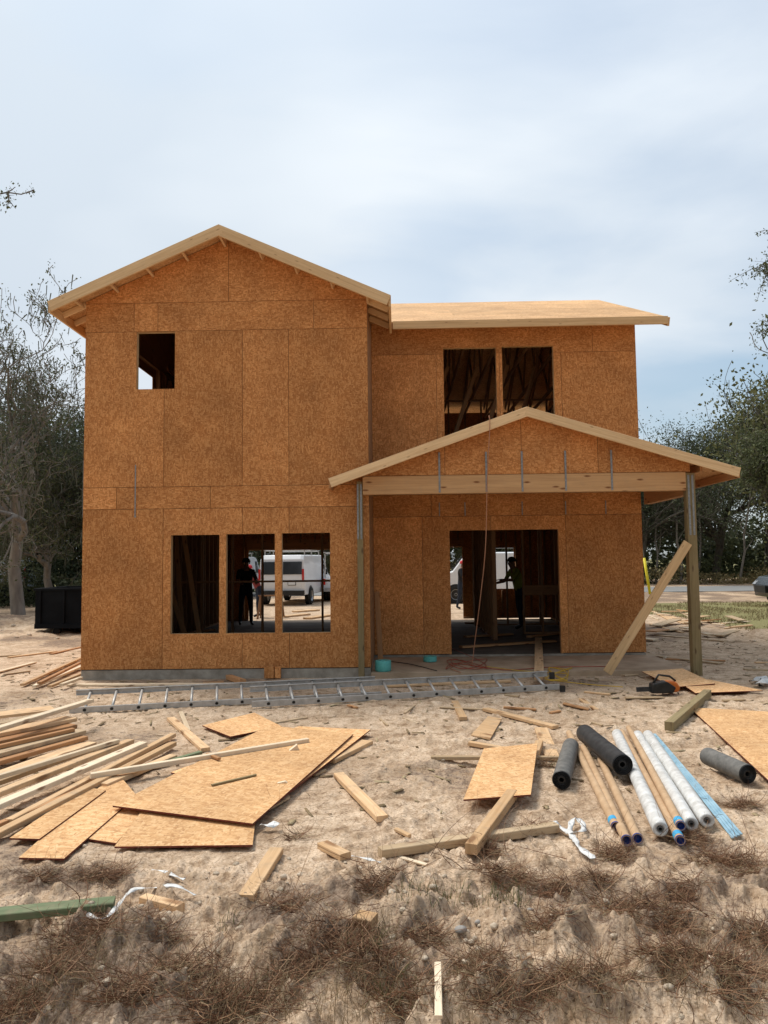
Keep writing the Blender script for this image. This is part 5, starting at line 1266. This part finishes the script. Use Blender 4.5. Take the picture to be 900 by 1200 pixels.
# ------------------------------------------------------------------ vegetation
def leaf_quads(cent, size, rng, flat=0.0, aspect=.55):
    n = len(cent); a = rng.normal(size=(n, 3)); a /= np.linalg.norm(a, axis=1)[:, None]
    b_ = rng.normal(size=(n, 3)); b_ -= a*(a*b_).sum(1)[:, None]; b_ /= np.linalg.norm(b_, axis=1)[:, None]
    s_ = (size*(.6+.8*rng.random(n)))[:, None]
    v = np.stack([cent-a*s_*.5, cent+b_*s_*aspect*.5, cent+a*s_*.5, cent-b_*s_*aspect*.5], 1).reshape(-1, 3)
    return v, np.arange(4*n).reshape(n, 4)
def tree_mesh(seed, height, spread, trunk_r, levels=4, forks=(3, 4), lean=(0, 0), leaf=.12, nleaf=9000, clus=.45, start=.3, crook=.35, moss=0, lm='leaf_oak', bark='bark', tips_only=True, up=.25, drop=0.0, tw=.010):
    rnd = random.Random(seed); rng = np.random.default_rng(seed)
    mb = MB(); tips = []
    def grow(p, d, L, r, lev):
        n = 5 if lev < 2 else 4; pts = [p]; rr = [r]; q = p.copy(); dd = d.copy()
        for i in range(n):
            dd = (dd+Vector((rnd.uniform(-1, 1), rnd.uniform(-1, 1), rnd.uniform(-.6, .8)))*crook*(.4 if lev == 0 else .7)).normalized()
            q = q+dd*L/n; pts.append(q.copy()); rr.append(max(r*(1-(.45 if lev < levels else .8)*(i+1)/n), tw))
        mb.tube(pts, rr, 8 if lev < 1 else 6 if lev < 3 else 4, cap=False)
        if lev >= levels-1:
            for k in range(1, len(pts)): tips.append(pts[k])
        if lev < levels:
            kids = rnd.randint(*forks)+(1 if lev == 0 else 0)
            for k in range(kids):
                idx = rnd.randint(max(1, int(n*(start if lev == 0 else .35))), n); base = pts[idx]
                ang = rnd.uniform(.5, 1.15) if k else rnd.uniform(.1, .4)
                az = 2*math.pi*(k/kids)+rnd.uniform(-.5, .5)
                o = dd.orthogonal().normalized(); o2 = dd.cross(o); side = o*math.cos(az)+o2*math.sin(az)
                nd = (dd*math.cos(ang)+side*math.sin(ang)*spread+Vector((0, 0, up-drop*lev))).normalized()
                grow(base, nd, L*rnd.uniform(.6, .85), rr[idx]*rnd.uniform(.62, .82), lev+1)
    grow(Vector((0, 0, -.1)), Vector((lean[0], lean[1], 1)).normalized(), height*.36, trunk_r, 0)
    mb.cur = .5; tmesh = mb
    T = np.array([tuple(t_) for t_ in tips]); zmax = T[:, 2].max(); ks = height/zmax
    mb.v = [v*ks for v in mb.v]; T = T*ks
    k = rng.integers(0, len(T), nleaf); wgt = rng.random(len(T))
    keep = wgt[k] > .18; k = k[keep]
    cent = T[k]+rng.normal(size=(len(k), 3))*clus*np.array([1, 1, .7])*(.35+.65*wgt[k])[:, None]
    v, f = leaf_quads(cent, leaf, rng); rn = np.clip(.15+.5*wgt[k]+.35*rng.random(len(k)), 0, 1)
    out_ = {'trunk': tmesh, 'bark': bark, 'scale': 1.0, 'leafv': v, 'leaff': f, 'rn': rn, 'lm': lm}
    if moss:
        mk = rng.integers(0, len(T), moss); mv = []; 
        L = rng.uniform(.12, .55, moss); c0 = T[mk]+rng.normal(size=(moss, 3))*.2; wv = rng.uniform(.01, .03, moss); az = rng.uniform(0, 3.14, moss)
        ox = np.stack([np.cos(az)*wv, np.sin(az)*wv, 0*wv], 1); dn = np.stack([rng.normal(size=moss)*.08, rng.normal(size=moss)*.08, -L], 1)
        mv = np.stack([c0-ox, c0+ox, c0+dn*.6+ox*.8, c0+dn*.6-ox*.8, c0+dn], 1)
        f1 = np.arange(moss)[:, None]*5+np.array([0, 1, 2, 3]); f2 = np.arange(moss)[:, None]*5+np.array([3, 2, 4, 4])
        out_['moss'] = (mv.reshape(-1, 3), np.concatenate([f1, f1[:, [0, 3, 2, 1]]]), rng.random(moss))
        mv2 = np.stack([c0+dn*.6-ox*.8, c0+dn*.6+ox*.8, c0+dn+ox*.1, c0+dn-ox*.1], 1)
        out_['moss'] = (np.concatenate([mv[:, :4].reshape(-1, 3), mv2.reshape(-1, 3)]), np.arange(8*moss).reshape(-1, 4), np.concatenate([rng.random(moss)]*2))
    return out_
def plant_tree(name, T, loc, label, group=None, rz=0, sc_=1.0, cat='tree'):
    root = empty(name, loc, label, cat, group, rz); s_ = T['scale']*sc_; root.scale = (s_, s_, s_)
    tr = T['trunk'].build('trunk', T['bark']); tr.parent = root
    for p in tr.data.polygons: p.use_smooth = True
    o = link('crown', np_mesh('crown', T['leafv'], T['leaff'], T['lm'], rnd=T['rn']), root)
    if 'moss' in T: link('hanging_moss', np_mesh('hanging_moss', T['moss'][0], T['moss'][1], 'moss', rnd=T['moss'][2]), root)
    return root
# two oaks left of the house
g1 = G(22, 722); T1 = tree_mesh(21, 11.6, 1.25, .22, 6, (3, 3), (.14, 0), .085, 17000, .15, .45, .95, 1900, 'leaf_oak', 'bark_pale', up=.18)
oak1 = plant_tree('oak_tree', T1, (g1.x, g1.y, 0), 'twisted mossy oak nearest the left frame edge, pale trunk', 'oaks left of the house', .4)
g2 = G(41, 717); T2 = tree_mesh(33, 9.2, 1.25, .17, 6, (3, 3), (.05, .1), .09, 24000, .24, .45, .85, 2200, 'leaf_oak', 'bark_pale', up=.12)
plant_tree('oak_tree', T2, (g2.x, g2.y+1.5, 0), 'second mossy oak, trunk just right of the first one', 'oaks left of the house', 2.0)
T3 = tree_mesh(57, 9.0, 1.0, .2, 5, (3, 4), (0, 0), .10, 26000, .42, .4, .45, 1200, 'leaf_dark', 'bark', up=.15)
oak3 = plant_tree('oak_tree', T3, (-12.2, 31, 0), 'dark mossy oak behind the black dumpster', 'oaks left of the house', 1.0)
# woods
FT = [tree_mesh(101, 15, 1.2, .26, 5, (3, 4), (0, 0), .19, 26000, .85, .30, .4, 500, 'leaf_dark', up=.25),
      tree_mesh(102, 13, 1.3, .24, 4, (4, 5), (.05, 0), .19, 26000, .85, .25, .45, 500, 'leaf_oak', up=.2),
      tree_mesh(103, 16, 1.1, .22, 4, (4, 4), (0, .05), .19, 20000, .75, .4, .4, 300, 'leaf_oak', 'bark_pale', up=.3),
      tree_mesh(104, 11, 1.2, .2, 4, (4, 5), (0, 0), .18, 18000, .75, .25, .45, 300, 'leaf_yellow', up=.2)]
BASE = []
rw = random.Random(4)
sites = []
# right belt beyond the road
for k in range(26): 
    kd = rw.choice((0, 0, 1, 2, 3)); hh_ = (rw.uniform(9.5, 11.5) if k < 5 else 13.5+rw.uniform(0, 1) if k == 5 else rw.uniform(14.5, 17))
    sites.append((12+k*2.5+rw.uniform(-1, 1), 53+rw.uniform(-2, 6)-(k*.25), hh_/(15, 13, 16, 11)[kd], kd))
# behind the house
for k in range(14): sites.append((-16+k*2.2+rw.uniform(-.8, .8), 56+rw.uniform(-2, 7), rw.uniform(.55, .72), rw.choice((0, 1, 2))))
# left
for k in range(20): sites.append((-14.5-k*1.5+rw.uniform(-1, 1), 37+rw.uniform(-3, 8), rw.uniform(.58, .76), rw.choice((0, 0, 1, 3))))
desc = ['dense dark mossy tree', 'broad olive green tree', 'tall pale trunked tree', 'yellowish green tree']
ordn = ['first', 'second', 'third', 'fourth', 'fifth', 'sixth', 'seventh', 'eighth', 'ninth', 'tenth', 'eleventh', 'twelfth', 'thirteenth', 'fourteenth', 'fifteenth', 'sixteenth', 'seventeenth', 'eighteenth', 'nineteenth', 'twentieth',
        'twenty first', 'twenty second', 'twenty third', 'twenty fourth', 'twenty fifth', 'twenty sixth']
def rank(i):
    lo, hi = (0, 26) if i < 26 else (26, 40) if i < 40 else (40, 60)
    return ordn[sorted(range(lo, hi), key=lambda j: sites[j][0]/sites[j][1]).index(i)]
protos = {}
for i, (x_, y_, s_, k) in enumerate(sites):
    where = 'in the woods across the road' if i < 26 else 'in the woods behind the house' if i < 40 else 'in the woods behind the left oaks'
    lab = desc[k]+', '+rank(i)+' from the left '+where; grp = 'trees '+where
    if k not in protos:
        o = plant_tree('woodland_tree', FT[k], (x_, y_, 0), lab, grp, rw.uniform(0, 6), s_); protos[k] = o
    else:
        o = copy_tree(protos[k]); o.location = (x_, y_, 0); o.rotation_euler = (0, 0, rw.uniform(0, 6)); q = FT[k]['scale']*s_; o.scale = (q, q, q*rw.uniform(.9, 1.1)); o['label'] = lab; o['group'] = grp
# nearer tree whose branches enter at right, and one at the upper left
T5 = tree_mesh(77, 11.4, 1.35, .3, 6, (3, 4), (-.05, 0), .13, 60000, .34, .35, .45, 600, 'leaf_oak', up=.2)
plant_tree('roadside_tree', T5, (17.4, 33, 0), 'tall roadside tree whose crown rises at the right frame edge', None, 1.2)
def reach(T, loc, rz, side, target, ylo, yhi, wlim):
    """how far to slide the tree sideways so its outermost twig in a height band ends where the photo shows it"""
    V = np.concatenate([np.array([tuple(v) for v in T['trunk'].v]), T['leafv']]); c_, s_ = math.cos(rz), math.sin(rz)
    X = V[:, 0]*c_-V[:, 1]*s_+loc[0]; Y = V[:, 0]*s_+V[:, 1]*c_+loc[1]; Z = V[:, 2]-CAM_Z
    dep = X*fw.x+Y*fw.y+Z*fw.z; px = 450+F*(X*rt.x+Y*rt.y+Z*rt.z)/dep; py = 600-F*(X*up.x+Y*up.y+Z*up.z)/dep
    k = (dep > 2) & (py > ylo) & (py < yhi)
    e = px[k].min() if side < 0 else px[k].max()
    return (target-e)*loc[1]/F
def limb(T, loc, pts, nsub, seed, leaf, nl, sag=.6, ln=.8):
    """a long side limb with twigs and leaves, through world points pts"""
    rnd = random.Random(seed); rng = np.random.default_rng(seed); L0 = Vector((loc[0], loc[1], 0)); P = [Vector(p)-L0 for p in pts]; mb = T['trunk']; K = len(P)
    fine_ = []
    for i in range(K-1):
        for k in range(5): fine_.append(P[i].lerp(P[i+1], k/5)+Vector((rnd.uniform(-.05, .05), rnd.uniform(-.05, .05), rnd.uniform(-.05, .05))))
    fine_.append(P[-1]); n = len(fine_); mb.tube(fine_, [(.05 if nl > 200 else .018)*(1-.85*i/n)+.003 for i in range(n)], 6, cap=False)
    tips = [fine_[-1]]
    for q in range(nsub):
        b0 = fine_[rnd.randint(n//2, n-1)]; d = Vector((rnd.uniform(-1, 1), rnd.uniform(-1, 1), rnd.uniform(-sag, .5))).normalized(); l_ = rnd.uniform(.3, 1)*ln; pp = [b0]
        for k in range(4): d = (d+Vector((rnd.uniform(-.3, .3), rnd.uniform(-.3, .3), rnd.uniform(-.4, .2)))).normalized(); pp.append(pp[-1]+d*l_/4); tips.append(pp[-1]); tips.append((pp[-1]+pp[-2])/2)
        mb.tube(pp, [.012, .009, .007, .005, .003], 4, cap=False)
        for k in (1, 2, 3):
            e = pp[k]+Vector((rnd.uniform(-1, 1), rnd.uniform(-1, 1), rnd.uniform(-1, .6)))*.22*ln; mb.tube([pp[k], e], [.005, .002], 3, cap=False); tips.append(e)
    A = np.array([tuple(t_) for t_ in tips]); k = rng.integers(0, len(A), nl); v, f = leaf_quads(A[k]+rng.normal(size=(nl, 3))*.05, leaf, rng)
    T['leaff'] = np.concatenate([T['leaff'], f+len(T['leafv'])]); T['leafv'] = np.concatenate([T['leafv'], v]); T['rn'] = np.r_[T['rn'], rng.random(nl)]
T6 = tree_mesh(78, 11.8, 1.2, .2, 5, (3, 4), (.08, 0), .055, 20000, .14, .35, .45, 0, 'leaf_oak', up=.2)
dx = reach(T6, (11.6, 16.8), 0, -1, 915, -300, 900, 0); lx = 11.6+dx
limb(T6, (lx, 16.8), [(lx, 16.8, 6.5), (10.2, 16.7, 8.6), (9.0, 16.6, 9.1), (8.55, 16.6, 8.3)], 34, 3, .065, 1700, 1.2, 1.1)
limb(T6, (lx, 16.8), [(lx, 16.8, 5.5), (10.2, 16.2, 7.4), (9.0, 16.1, 7.4), (8.3, 16.1, 6.9)], 26, 5, .065, 1300, 1.0, .8)
limb(T6, (lx, 16.8), [(lx, 16.8, 4.5), (10.4, 16.2, 5.6), (9.2, 16.1, 5.9)], 18, 8, .06, 700, .6, .9)
plant_tree('overhanging_tree', T6, (lx, 16.8, 0), 'near tree whose leafy branch tip hangs in at the upper right', None, 0)
T7 = tree_mesh(79, 8.8, 1.1, .16, 5, (3, 4), (-.06, 0), .05, 9000, .12, .35, .45, 0, 'leaf_oak', up=.2)
dx = reach(T7, (-8.3, 10.6), 0, 1, -6, -400, 760, 0); lx = -8.3+dx
limb(T7, (lx, 10.6), [(lx, 10.6, 5.5), (-6.4, 10.6, 7.2), (-5.35, 10.6, 7.35)], 10, 4, .05, 130, .4, .35)
plant_tree('overhanging_tree', T7, (lx, 10.6, 0), 'near tree whose twig tip pokes in at the upper left', None, 0)
# understory mass and ragged tops far back (reads as one mass)
def mass(name, path, depth, zt, n, size, m_, label, seed, zpow=1.3):
    rng = np.random.default_rng(seed); P = np.array(path, float); d = np.r_[0, np.cumsum(np.linalg.norm(np.diff(P, axis=0), axis=1))]
    t_ = rng.random(n)*d[-1]; x_ = np.interp(t_, d, P[:, 0]); y_ = np.interp(t_, d, P[:, 1])
    top = zt*(.75+.9*fbm(t_*.35, t_*0+seed, 4, seed)); z_ = top*rng.random(n)**zpow; y_ = y_+rng.random(n)*depth
    cl = fbm(x_*1.2+z_*.9, z_*1.4+y_*.4, 3, seed+5); keep = cl > -.35
    cent = np.stack([x_, y_, z_], 1)[keep]; v, f = leaf_quads(cent, size, rng, aspect=.7)
    tag(link(name, np_mesh(name, v, f, m_, rnd=np.clip(.4+cl[keep]*1.1+.2*rng.random(keep.sum()), 0, 1))), label, 'undergrowth', None, 'stuff')
mass('far_woods', [(-70, 30), (-40, 42), (-20, 52), (0, 66), (30, 68), (90, 60)], 7, 9.5, 125000, .42, 'leaf_dark', 'dark far wood closing the view', 5, .9)
mass('roadside_brush', [(8, 50), (30, 48.5), (80, 46)], 3.5, 2.1, 26000, .16, 'dry_grass', 'brown green brush along the far road side', 8, 1.0)
mass('roadside_shrubs', [(8, 51.5), (30, 50), (80, 47)], 3.0, 2.8, 14000, .16, 'leaf_oak', 'green shrubs in the roadside brush', 9, 1.0)
mass('left_undergrowth', [(-34, 27), (-20, 30), (-9, 33)], 5, 3.2, 36000, .16, 'leaf_dark', 'dark undergrowth beneath the left oaks', 12, 1.0)
mass('left_thicket', [(-40, 33), (-20, 36), (-8, 39)], 5, 8.2, 60000, .2, 'leaf_dark', 'tall dark thicket behind the left oaks', 13, .85)
# slender trunks in the woods on the right
for i in range(16):
    x_ = 14+i*1.9+rw.uniform(-.6, .6); mb = MB(); h_ = rw.uniform(6, 9); pts = [Vector((0, 0, -.1))]; 
    for k in range(6): pts.append(pts[-1]+Vector((rw.uniform(-.22, .22), rw.uniform(-.2, .2), h_/6)))
    mb.tube(pts, [.09*(1-.1*k) for k in range(7)], 6, cap=False)
    for q in range(4):
        b0 = pts[2+q % 4]; mb.tube([b0, b0+Vector((rw.uniform(-.8, .8), rw.uniform(-.5, .5), .8)), b0+Vector((rw.uniform(-1.4, 1.4), rw.uniform(-.8, .8), 1.9))], [.04, .03, .012], 5, cap=False)
    o = mb.build('slender_tree', 'bark_pale'); o.location = (x_, 50.6+rw.uniform(0, 2), 0)
    tag(o, ordn[i]+' slender bare trunk from the left in the brush across the road', 'tree', 'bare slender trunks across the road')

# ------------------------------------------------------------------ foreground litter
def twigs(name, centers, n, Lr, wr, m_, label, seed, spread=1., curl=.8, upk=.25, cat='brush', uprt=False, seg=4):
    rng = np.random.default_rng(seed); cs = np.array(centers); w_ = cs[:, 2]**1.6; w_ = w_/w_.sum()
    k = rng.choice(len(cs), n, p=w_); r_ = cs[k, 2]*np.sqrt(rng.random(n))*spread*(.6+.6*rng.random(n)); th = rng.random(n)*6.283
    x = cs[k, 0]+r_*np.cos(th); y = cs[k, 1]+r_*np.sin(th)*.75
    L = rng.uniform(*Lr, n); w0 = rng.uniform(*wr, n)
    az = rng.random(n)*6.283; el = rng.random(n)**2*upk*(3 if uprt else 1.3)
    if uprt: el = 1.0+.5*rng.random(n)
    P = np.zeros((n, seg+1, 3)); P[:, 0] = np.stack([x, y, hgt(x, y)+micro(x, y)+rng.random(n)*.03*(0 if uprt else 1)], 1)
    ca = rng.normal(size=n)*curl; ce = rng.normal(size=n)*curl*.5-(.5 if uprt else .15)
    for i in range(seg):
        a = az+ca*i/seg; e = el+ce*i/seg; st = (L/seg)[:, None]
        P[:, i+1] = P[:, i]+st*np.stack([np.cos(a)*np.cos(e), np.sin(a)*np.cos(e), np.sin(e)], 1)
    for i in range(1, seg+1):
        g_ = hgt(P[:, i, 0], P[:, i, 1])+.003; P[:, i, 2] = np.maximum(P[:, i, 2], g_)
    # three sided twigs
    V = []
    for i in range(seg+1):
        d = P[:, min(i+1, seg)]-P[:, max(i-1, 0)]; d /= np.linalg.norm(d, axis=1)[:, None]+1e-9
        s_ = np.cross(d, [0, 0, 1.]); s_ /= np.linalg.norm(s_, axis=1)[:, None]+1e-9; u_ = np.cross(s_, d)
        ww_ = (w0*(1-.75*i/seg))[:, None]*.5
        for a in (0, 2.094, 4.188): V.append(P[:, i]+(s_*math.cos(a)+u_*math.sin(a))*ww_)
    V = np.stack(V, 1); nv = 3*(seg+1); base = np.arange(n)[:, None]*nv; F_ = []
    for i in range(seg):
        for a in range(3):
            b_ = (a+1) % 3; F_.append(base+np.array([i*3+a, i*3+b_, i*3+3+b_, i*3+3+a]))
    F_ = np.concatenate(F_, 0); rn = np.tile(rng.random(n), 3*seg)
    return tag(link(name, np_mesh(name, V.reshape(-1, 3), F_, m_, rnd=rn)), label, cat, None, 'stuff')
twigs('root_clumps', BRW, 9000, (.05, .22), (.0018, .0048), 'brush', 'tangled brown roots and twigs heaped on the sand', 3, .95, 1.6, .6)
twigs('dead_roots', BRW, 4500, (.04, .16), (.0012, .0034), 'straw', 'pale dry roots among the brown ones', 4, 1.3, 1.6, .35)
wide = [(G(a, b_).x, G(a, b_).y, .45) for a in range(20, 900, 90) for b_ in (1000, 1050, 1100, 1150, 1190)]
twigs('root_litter', wide, 3500, (.03, .14), (.001, .0024), 'brush', 'thin brown litter strewn across the foreground', 6, 1.2, 1.5, .2)
wide2 = [(G(a, b_).x, G(a, b_).y, .6) for a in range(0, 901, 100) for b_ in (870, 910, 950)]
twigs('root_litter', wide2, 3500, (.03, .13), (.0015, .003), 'brush', 'sparse brown litter round the boards', 16, 1.3, 1.5, .2)
big_ = [(G(a, b_).x, G(a, b_).y, .3) for a, b_ in ((560, 1010), (750, 1070), (860, 1010), (700, 990), (850, 1090), (80, 1090), (380, 1080), (450, 1040), (800, 990), (640, 1060), (880, 950))]
twigs('long_sticks', big_, 90, (.2, .5), (.003, .006), 'brush', 'longer bent sticks lying over the roots', 17, 1.2, .9, .7, seg=6)
ht = [(G(a, b_).x, G(a, b_).y, r_) for a, b_, r_ in ((420, 1185, .25), (300, 1195, .2), (560, 1195, .2), (240, 1175, .22), (40, 1195, .2), (690, 1195, .2), (835, 1195, .2), (890, 1130, .12), (100, 1150, .2), (440, 1110, .14))]
twigs('dry_grass', ht, 1000, (.07, .2), (.0015, .003), 'straw', 'dry straw coloured grass at the bottom of the frame', 18, 1.1, .9, .6, 'grass', True)
gt = [(G(a, b_).x, G(a, b_).y, r_) for a, b_, r_ in ((500, 1075, .16), (570, 1065, .2), (590, 1078, .12), (430, 1130, .12), (460, 1180, .12), (300, 1170, .1), (260, 1090, .08), (770, 905, .1), (650, 900, .08))]
twigs('green_grass', gt, 320, (.04, .12), (.002, .004), 'grass', 'sparse green grass sprigs among the roots', 19, 1.1, .7, .6, 'grass', True)
# turf blades to the right
rng = np.random.default_rng(31); n = 26000; x = rng.uniform(6.3, 22, n); y = rng.uniform(17.5, 29.5, n); k = ((y > 23.5) | (x > 8.3)) & (x > 6.5+.05*(y-20)) & (fbm(x*.7, y*.7, 3, 77) > -.12); x = x[k]; y = y[k]; n = len(x)
a = rng.random(n)*6.283; h_ = rng.uniform(.03, .10, n); wd = .012; z = hgt(x, y)-.005
ln = rng.normal(size=(n, 2))*.03
V = np.stack([np.stack([x-np.cos(a)*wd, y-np.sin(a)*wd, z], 1), np.stack([x+np.cos(a)*wd, y+np.sin(a)*wd, z], 1), np.stack([x+ln[:, 0]+np.cos(a)*wd*.2, y+ln[:, 1], z+h_], 1), np.stack([x+ln[:, 0]-np.cos(a)*wd*.2, y+ln[:, 1], z+h_], 1)], 1).reshape(-1, 3)
tag(link('turf_grass', np_mesh('turf_grass', V, np.arange(4*n).reshape(n, 4), 'dry_grass', rnd=rng.random(n))), 'yellow green turf between the site and the road', 'grass', None, 'stuff')
# clods and stones
def lumps(name, pts, m_, label, seed, smin, smax):
    rng = np.random.default_rng(seed); import bmesh
    bm = bmesh.new(); bmesh.ops.create_icosphere(bm, subdivisions=2, radius=1); bv = np.array([v.co[:] for v in bm.verts]); bf = np.array([[v.index for v in f.verts] for f in bm.faces]); bm.free()
    VV, FF = [], []; off_ = 0
    for (x, y) in pts:
        s_ = smin+(smax-smin)*rng.random()**3; sc3 = s_*np.array([1, rng.uniform(.7, 1.2), rng.uniform(.5, .8)])
        nz = 1+.45*np.array([vnoise(p[0]*1.7+x*9, p[1]*1.7+p[2]*1.3+y*7, seed) for p in bv]); th = rng.random()*6.28
        q = bv*nz[:, None]*sc3; q = np.stack([q[:, 0]*math.cos(th)-q[:, 1]*math.sin(th), q[:, 0]*math.sin(th)+q[:, 1]*math.cos(th), q[:, 2]], 1)
        q += np.array([x, y, H(x, y)+float(micro(x, y))+s_*.12]); VV.append(q); FF.append(bf+off_); off_ += len(bv)
    return tag(link(name, np_mesh(name, np.concatenate(VV), np.concatenate(FF), m_, smooth=True)), label, 'soil', None, 'stuff')
rl = random.Random(9)
cp = []
for cx_, cy_, n_, s_ in ((540, 1060, 40, 60), (480, 1100, 60, 60), (800, 1170, 50, 80), (560, 1160, 40, 60), (60, 1000, 20, 40), (350, 1030, 40, 50), (700, 1110, 50, 90), (200, 1080, 50, 100), (120, 1170, 50, 90), (640, 1080, 30, 60), (420, 900, 10, 120)):
    for _ in range(n_):
        g = G(cx_+rl.gauss(0, s_), min(1225, cy_+rl.gauss(0, 22))); cp.append((g.x, g.y))
lumps('soil_clods', cp, 'clod', 'small clods of sandy soil in the foreground', 3, .003, .022)
# named stones
for px, py, s_, lab in ((541, 1107, .028, 'rounded grey stone left of the pale slat mound'), (622, 1080, .018, 'small brown stone on the sand in the middle foreground'), (560, 1092, .02, 'flat grey stone above the rounded one')):
    g = G(px, py); o = lumps('stone', [(g.x, g.y)], 'stone', lab, int(px), s_, s_+.001); del o['kind']; o['category'] = 'stone'
# dirt lumps right and left middle distance
cp = [(9+rl.gauss(0, 1.0), 15.2+rl.gauss(0, .9)) for _ in range(90)]+[(-10+rl.gauss(0, 2), 20+rl.gauss(0, 2)) for _ in range(60)]+[(7+rl.gauss(0, 1.2), 12.5+rl.gauss(0, .8)) for _ in range(50)]
lumps('soil_clods', cp, 'clod', 'clods on the disturbed ground beside the house', 5, .015, .09)
# chips and litter over the mid ground (uncounted debris)
rng = np.random.default_rng(41); n = 2600; x = rng.uniform(-6.5, 8, n); y = rng.uniform(5, 17, n); k = ~((x > XL-.1) & (x < XR+.15) & (y > 11.3)); x = x[k]; y = y[k]; n = len(x)
a = rng.random(n)*6.283; l_ = .008+.09*rng.random(n)**3.5; w_ = rng.uniform(.003, .013, n)*(1+l_*12); z = hgt(x, y)+micro(x, y)+.006
dx, dy = np.cos(a), np.sin(a); t_ = rng.normal(size=n)*.006
V = np.stack([np.stack([x+dx*l_*i-dy*w_*j, y+dy*l_*i+dx*w_*j, z+t_*i+.004*kk], 1) for i, j, kk in ((-1, -1, 0), (1, -1, 0), (1, 1, 0), (-1, 1, 0), (-1, -1, 1), (1, -1, 1), (1, 1, 1), (-1, 1, 1))], 1).reshape(-1, 3)
F_ = np.concatenate([np.arange(n)[:, None]*8+np.array(q) for q in ((4, 5, 6, 7), (0, 1, 5, 4), (1, 2, 6, 5), (2, 3, 7, 6), (3, 0, 4, 7))])
tag(link('wood_chips', np_mesh('wood_chips', V, F_, 'straw', rnd=np.tile(rng.random(n), 5))), 'wood chips and splinters strewn over the sand', 'wood chips', None, 'stuff')
